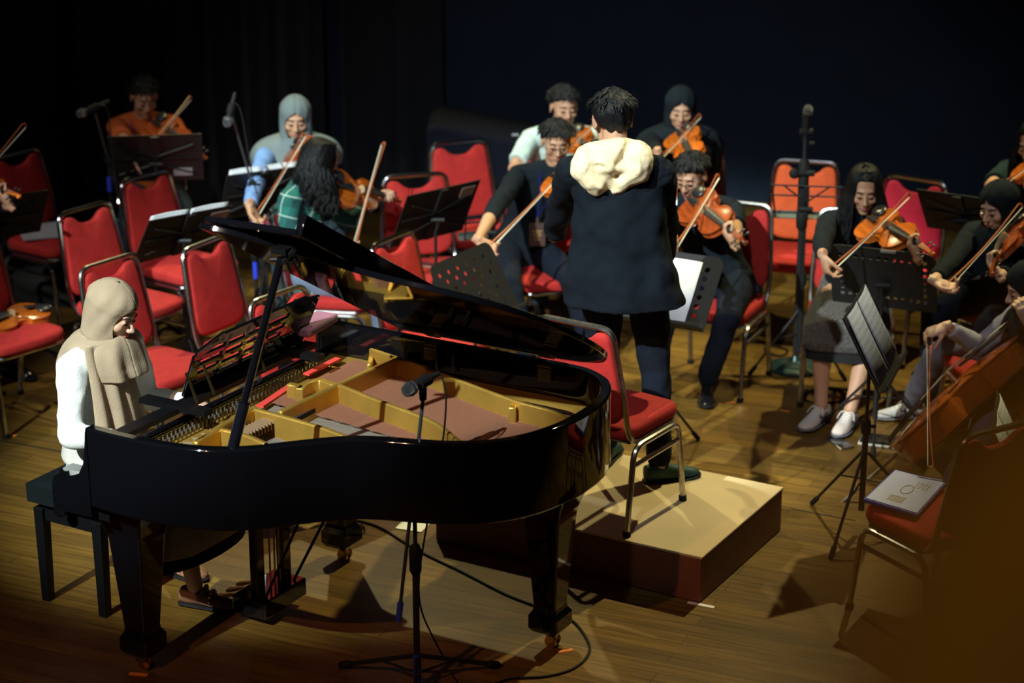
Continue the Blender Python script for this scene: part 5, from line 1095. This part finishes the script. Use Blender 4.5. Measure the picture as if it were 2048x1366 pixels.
fd = thing('folder', 'blue ring folder lying open on the dark red chair at the lower right', 'folder', fl(1812, 992, .462), -35)
q4 = [fl(x, y, .465)-fd.location for x, y in ((1790, 943), (1893, 970), (1835, 1034), (1727, 1002))]; ri = rot_z(35)
q4 = [ri @ V((p.x, p.y, 0)) for p in q4]; m = MB(); m.add([(*p.xy, 0) for p in q4]+[(*p.xy, .012) for p in q4], [(0, 1, 2, 3), (4, 7, 6, 5), (0, 4, 5, 1), (1, 5, 6, 2), (2, 6, 7, 3), (3, 7, 4, 0)]); m.build('cover', mat('blue_cover', (.06, .06, .45), .4), fd, smooth=False)
cc = sum((p for p in q4), V((0, 0, 0)))/4; m = MB(); m.add([(*(cc+(p-cc)*.94).xy, .0125) for p in q4]+[(*(cc+(p-cc)*.94).xy, .0145) for p in q4], [(0, 1, 2, 3), (4, 7, 6, 5), (0, 4, 5, 1), (1, 5, 6, 2), (2, 6, 7, 3), (3, 7, 4, 0)]); m.build('page', mat('folder_page', (.50, .54, .90), .7), fd, smooth=False)
ex, ey = (q4[1]-q4[0]), (q4[3]-q4[0])
def onp(u_, v_): return q4[0]+ex*u_+ey*v_
m = MB()
for j in range(14): a0, a1 = 2*PI*j/14, 2*PI*(j+.7)/14; m.tube([onp(.52+.10*math.cos(a0), .48+.13*math.sin(a0))+V((0, 0, .0152)), onp(.52+.10*math.cos(a1), .48+.13*math.sin(a1))+V((0, 0, .0152))], .0022, 4)
for j in range(5):
    for i in range(3): m.box(onp(.40+.10*i, .72+.035*j)+V((0, 0, .0152)), (.022, .004, .001))
for j in range(4):
    for i in range(4): m.box(onp(.60+.07*i, .22+.05*j)+V((0, 0, .0152)), (.008, .004, .001))
m.build('diagram', mat('diagram_ink', (.45, .35, .12), .7), fd, smooth=False)
m = MB(); m.box(onp(.70, .02)+V((0, 0, .018)), (.10, .012, .006), rot_z(8)); m.build('clip', chrome, fd, smooth=False)
pc = thing('pencil_case', 'mauve pencil case lying on the far end of the piano rim', 'pencil case', PM @ V((.02, 1.10, 1.004)), -24); m = MB(); m.box((0, 0, .022), (.10, .24, .036)); m.build('pouch', mat('mauve_fabric', (.34, .14, .22), .7, bump=.5, bscale=60), pc, bevel=.010); m = MB(); m.tube([(.052, -.10, .025), (.052, .10, .025)], .003, 6); m.build('zip', blackm, pc)
pf = MB(); pf.box((0, 0, 0), (.12, .20, .003)); o = pf.build('page', paper, None, smooth=False, off=(0, 0, 0)); o.location = fl(834, 1043, .003); o.rotation_euler = (0, 0, R_(-20)); tag(o, 'white page on the floor left of the podium', 'paper')
# sheets on stands
M6 = S['S6'][1]; sheet(M6, .0, -.01, .35, .31, 'blank bright white page on the conductor stand', mt=paper, lift=.01)
score_dim = score.copy(); score_dim.name = 'printed_score_dimmed'  # copy of the score with dim light put into its paper colour
for n_ in score_dim.node_tree.nodes:
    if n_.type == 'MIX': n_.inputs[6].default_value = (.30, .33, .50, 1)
M9 = S['S9'][1]; sheet(M9, -.115, .01, .215, .31, 'printed page on the stand beside the cello, the left of two', mt=score_dim, lift=.008, grp='pages on the stand beside the cello'); sheet(M9, .11, .015, .215, .31, 'printed page on the stand beside the cello, the right of two', mt=score_dim, lift=.011, roll=-3, grp='pages on the stand beside the cello')
M11 = S['S11'][1]; sheet(M11, -.115, .01, .215, .31, 'shaded page on the lower right stand, the nearer of two', grp='pages on the lower right stand'); sheet(M11, .11, .01, .215, .31, 'shaded page on the lower right stand, the farther of two', grp='pages on the lower right stand')
M2 = S['S2'][1]; sheet(M2, -.10, .03, .18, .28, 'page of the left half of the stand before the grey headscarf', lift=.012, grp='pages standing on music stands'); sheet(M2, .10, .03, .18, .28, 'page of the right half of the stand before the grey headscarf', lift=.012, grp='pages standing on music stands')
M3 = S['S3'][1]; sheet(M3, -.11, .015, .21, .30, 'page edge showing on the left half of the wide open stand', lift=.012, grp='pages standing on music stands'); sheet(M3, .11, .015, .21, .30, 'page edge showing on the right half of the wide open stand', lift=.012, grp='pages standing on music stands')
# stickers on stand backs
def sticker(key, x, z, w_, h_, mt, name='sticker'):
    t_, M = S[key]; m = MB(M.copy()); m.box((-x, .008, z), (w_, .002, h_)); o = m.build(name, mt, t_, smooth=False, off=(t_.location.x, t_.location.y, 0))
pale = mat('pale_label', (.30, .30, .32), .6)
sticker('S4', .17, .11, .09, .06, mat('tan_label', (.30, .22, .18), .6)); sticker('S1', .14, -.09, .10, .05, pale); sticker('S3', .17, .10, .10, .06, mat('tan_label', (.30, .22, .18), .6)); sticker('S8', .03, .165, .07, .015, pale)
# covered case at the back and a bag on the floor
cv = thing('covered_case', 'long instrument case under a black cloth, behind the rear red chair', 'case', (.0, 12.6, 0)); m = MB()
A0 = at(858, 400, 12.6); prof = [at(x, y, 12.6) for x, y in ((856, 236), (880, 230), (960, 246), (1040, 262), (1150, 285), (1190, 420), (1190, 520), (1000, 520), (856, 520))]
prof = [V((p.x, 0, max(p.z, 0))) for p in prof]; n = len(prof); m.add([p+V((0, -.3, 0)) for p in prof]+[p+V((0, .35, 0)) for p in prof], [tuple(range(n)), tuple(range(n, 2*n))[::-1]]+[(i, i+n, (i+1) % n+n, (i+1) % n) for i in range(n)])
m.build('cloth_cover', mat('case_cloth', (.005, .006, .012), .9, bump=.4, bscale=20, spec=.1), cv, smooth=False, bevel=.03)
for x in (.02, .22, .62): m2 = MB(); m2.tube([(x-.02, -.32, at(900, 240, 12.6).z-.02-.06*x), (x+.02, -.32, at(900, 240, 12.6).z-.02-.06*x)], .012, 8); m2.build('latch', mat('latch_grey', (.15, .16, .18), .3, .8), cv)
bg = thing('bag', 'black bag on the floor under the rear left chairs', 'bag', fl(95, 600), -20); m = MB(); m.ell((0, 0, .10), (.24, .12, .10), n=20); m.box((0, 0, .03), (.42, .2, .06)); m.build('bag_body', mat('bag_cloth', (.01, .012, .014), .8, bump=.4, bscale=40), bg, remesh=.012, sm=6); m = MB(); m.tube(bez([(-.12, 0, .18), (-.06, 0, .25), (.06, 0, .25), (.12, 0, .18)], 5), .008, 6); m.build('handle', rubber, bg)
# foreground: the out-of-focus rounded top of a rail beside the camera
hr = thing('handrail', 'out-of-focus brown wooden rail end close to the camera, lower right', 'handrail', (0, 0, 0)); m = MB()
pp_ = [at(x, y, .37) for x, y in ((1950, 2300), (1915, 1800), (1925, 1450), (2000, 1225), (2145, 1040), (2410, 890), (3000, 790))]
m.tube(bez(pp_, 6), .030, 24, rnd=True); m.build('rail', mat('rail_wood', (.40, .19, .010), .8, var=.15, vscale=20), hr, off=(0, 0, 0))
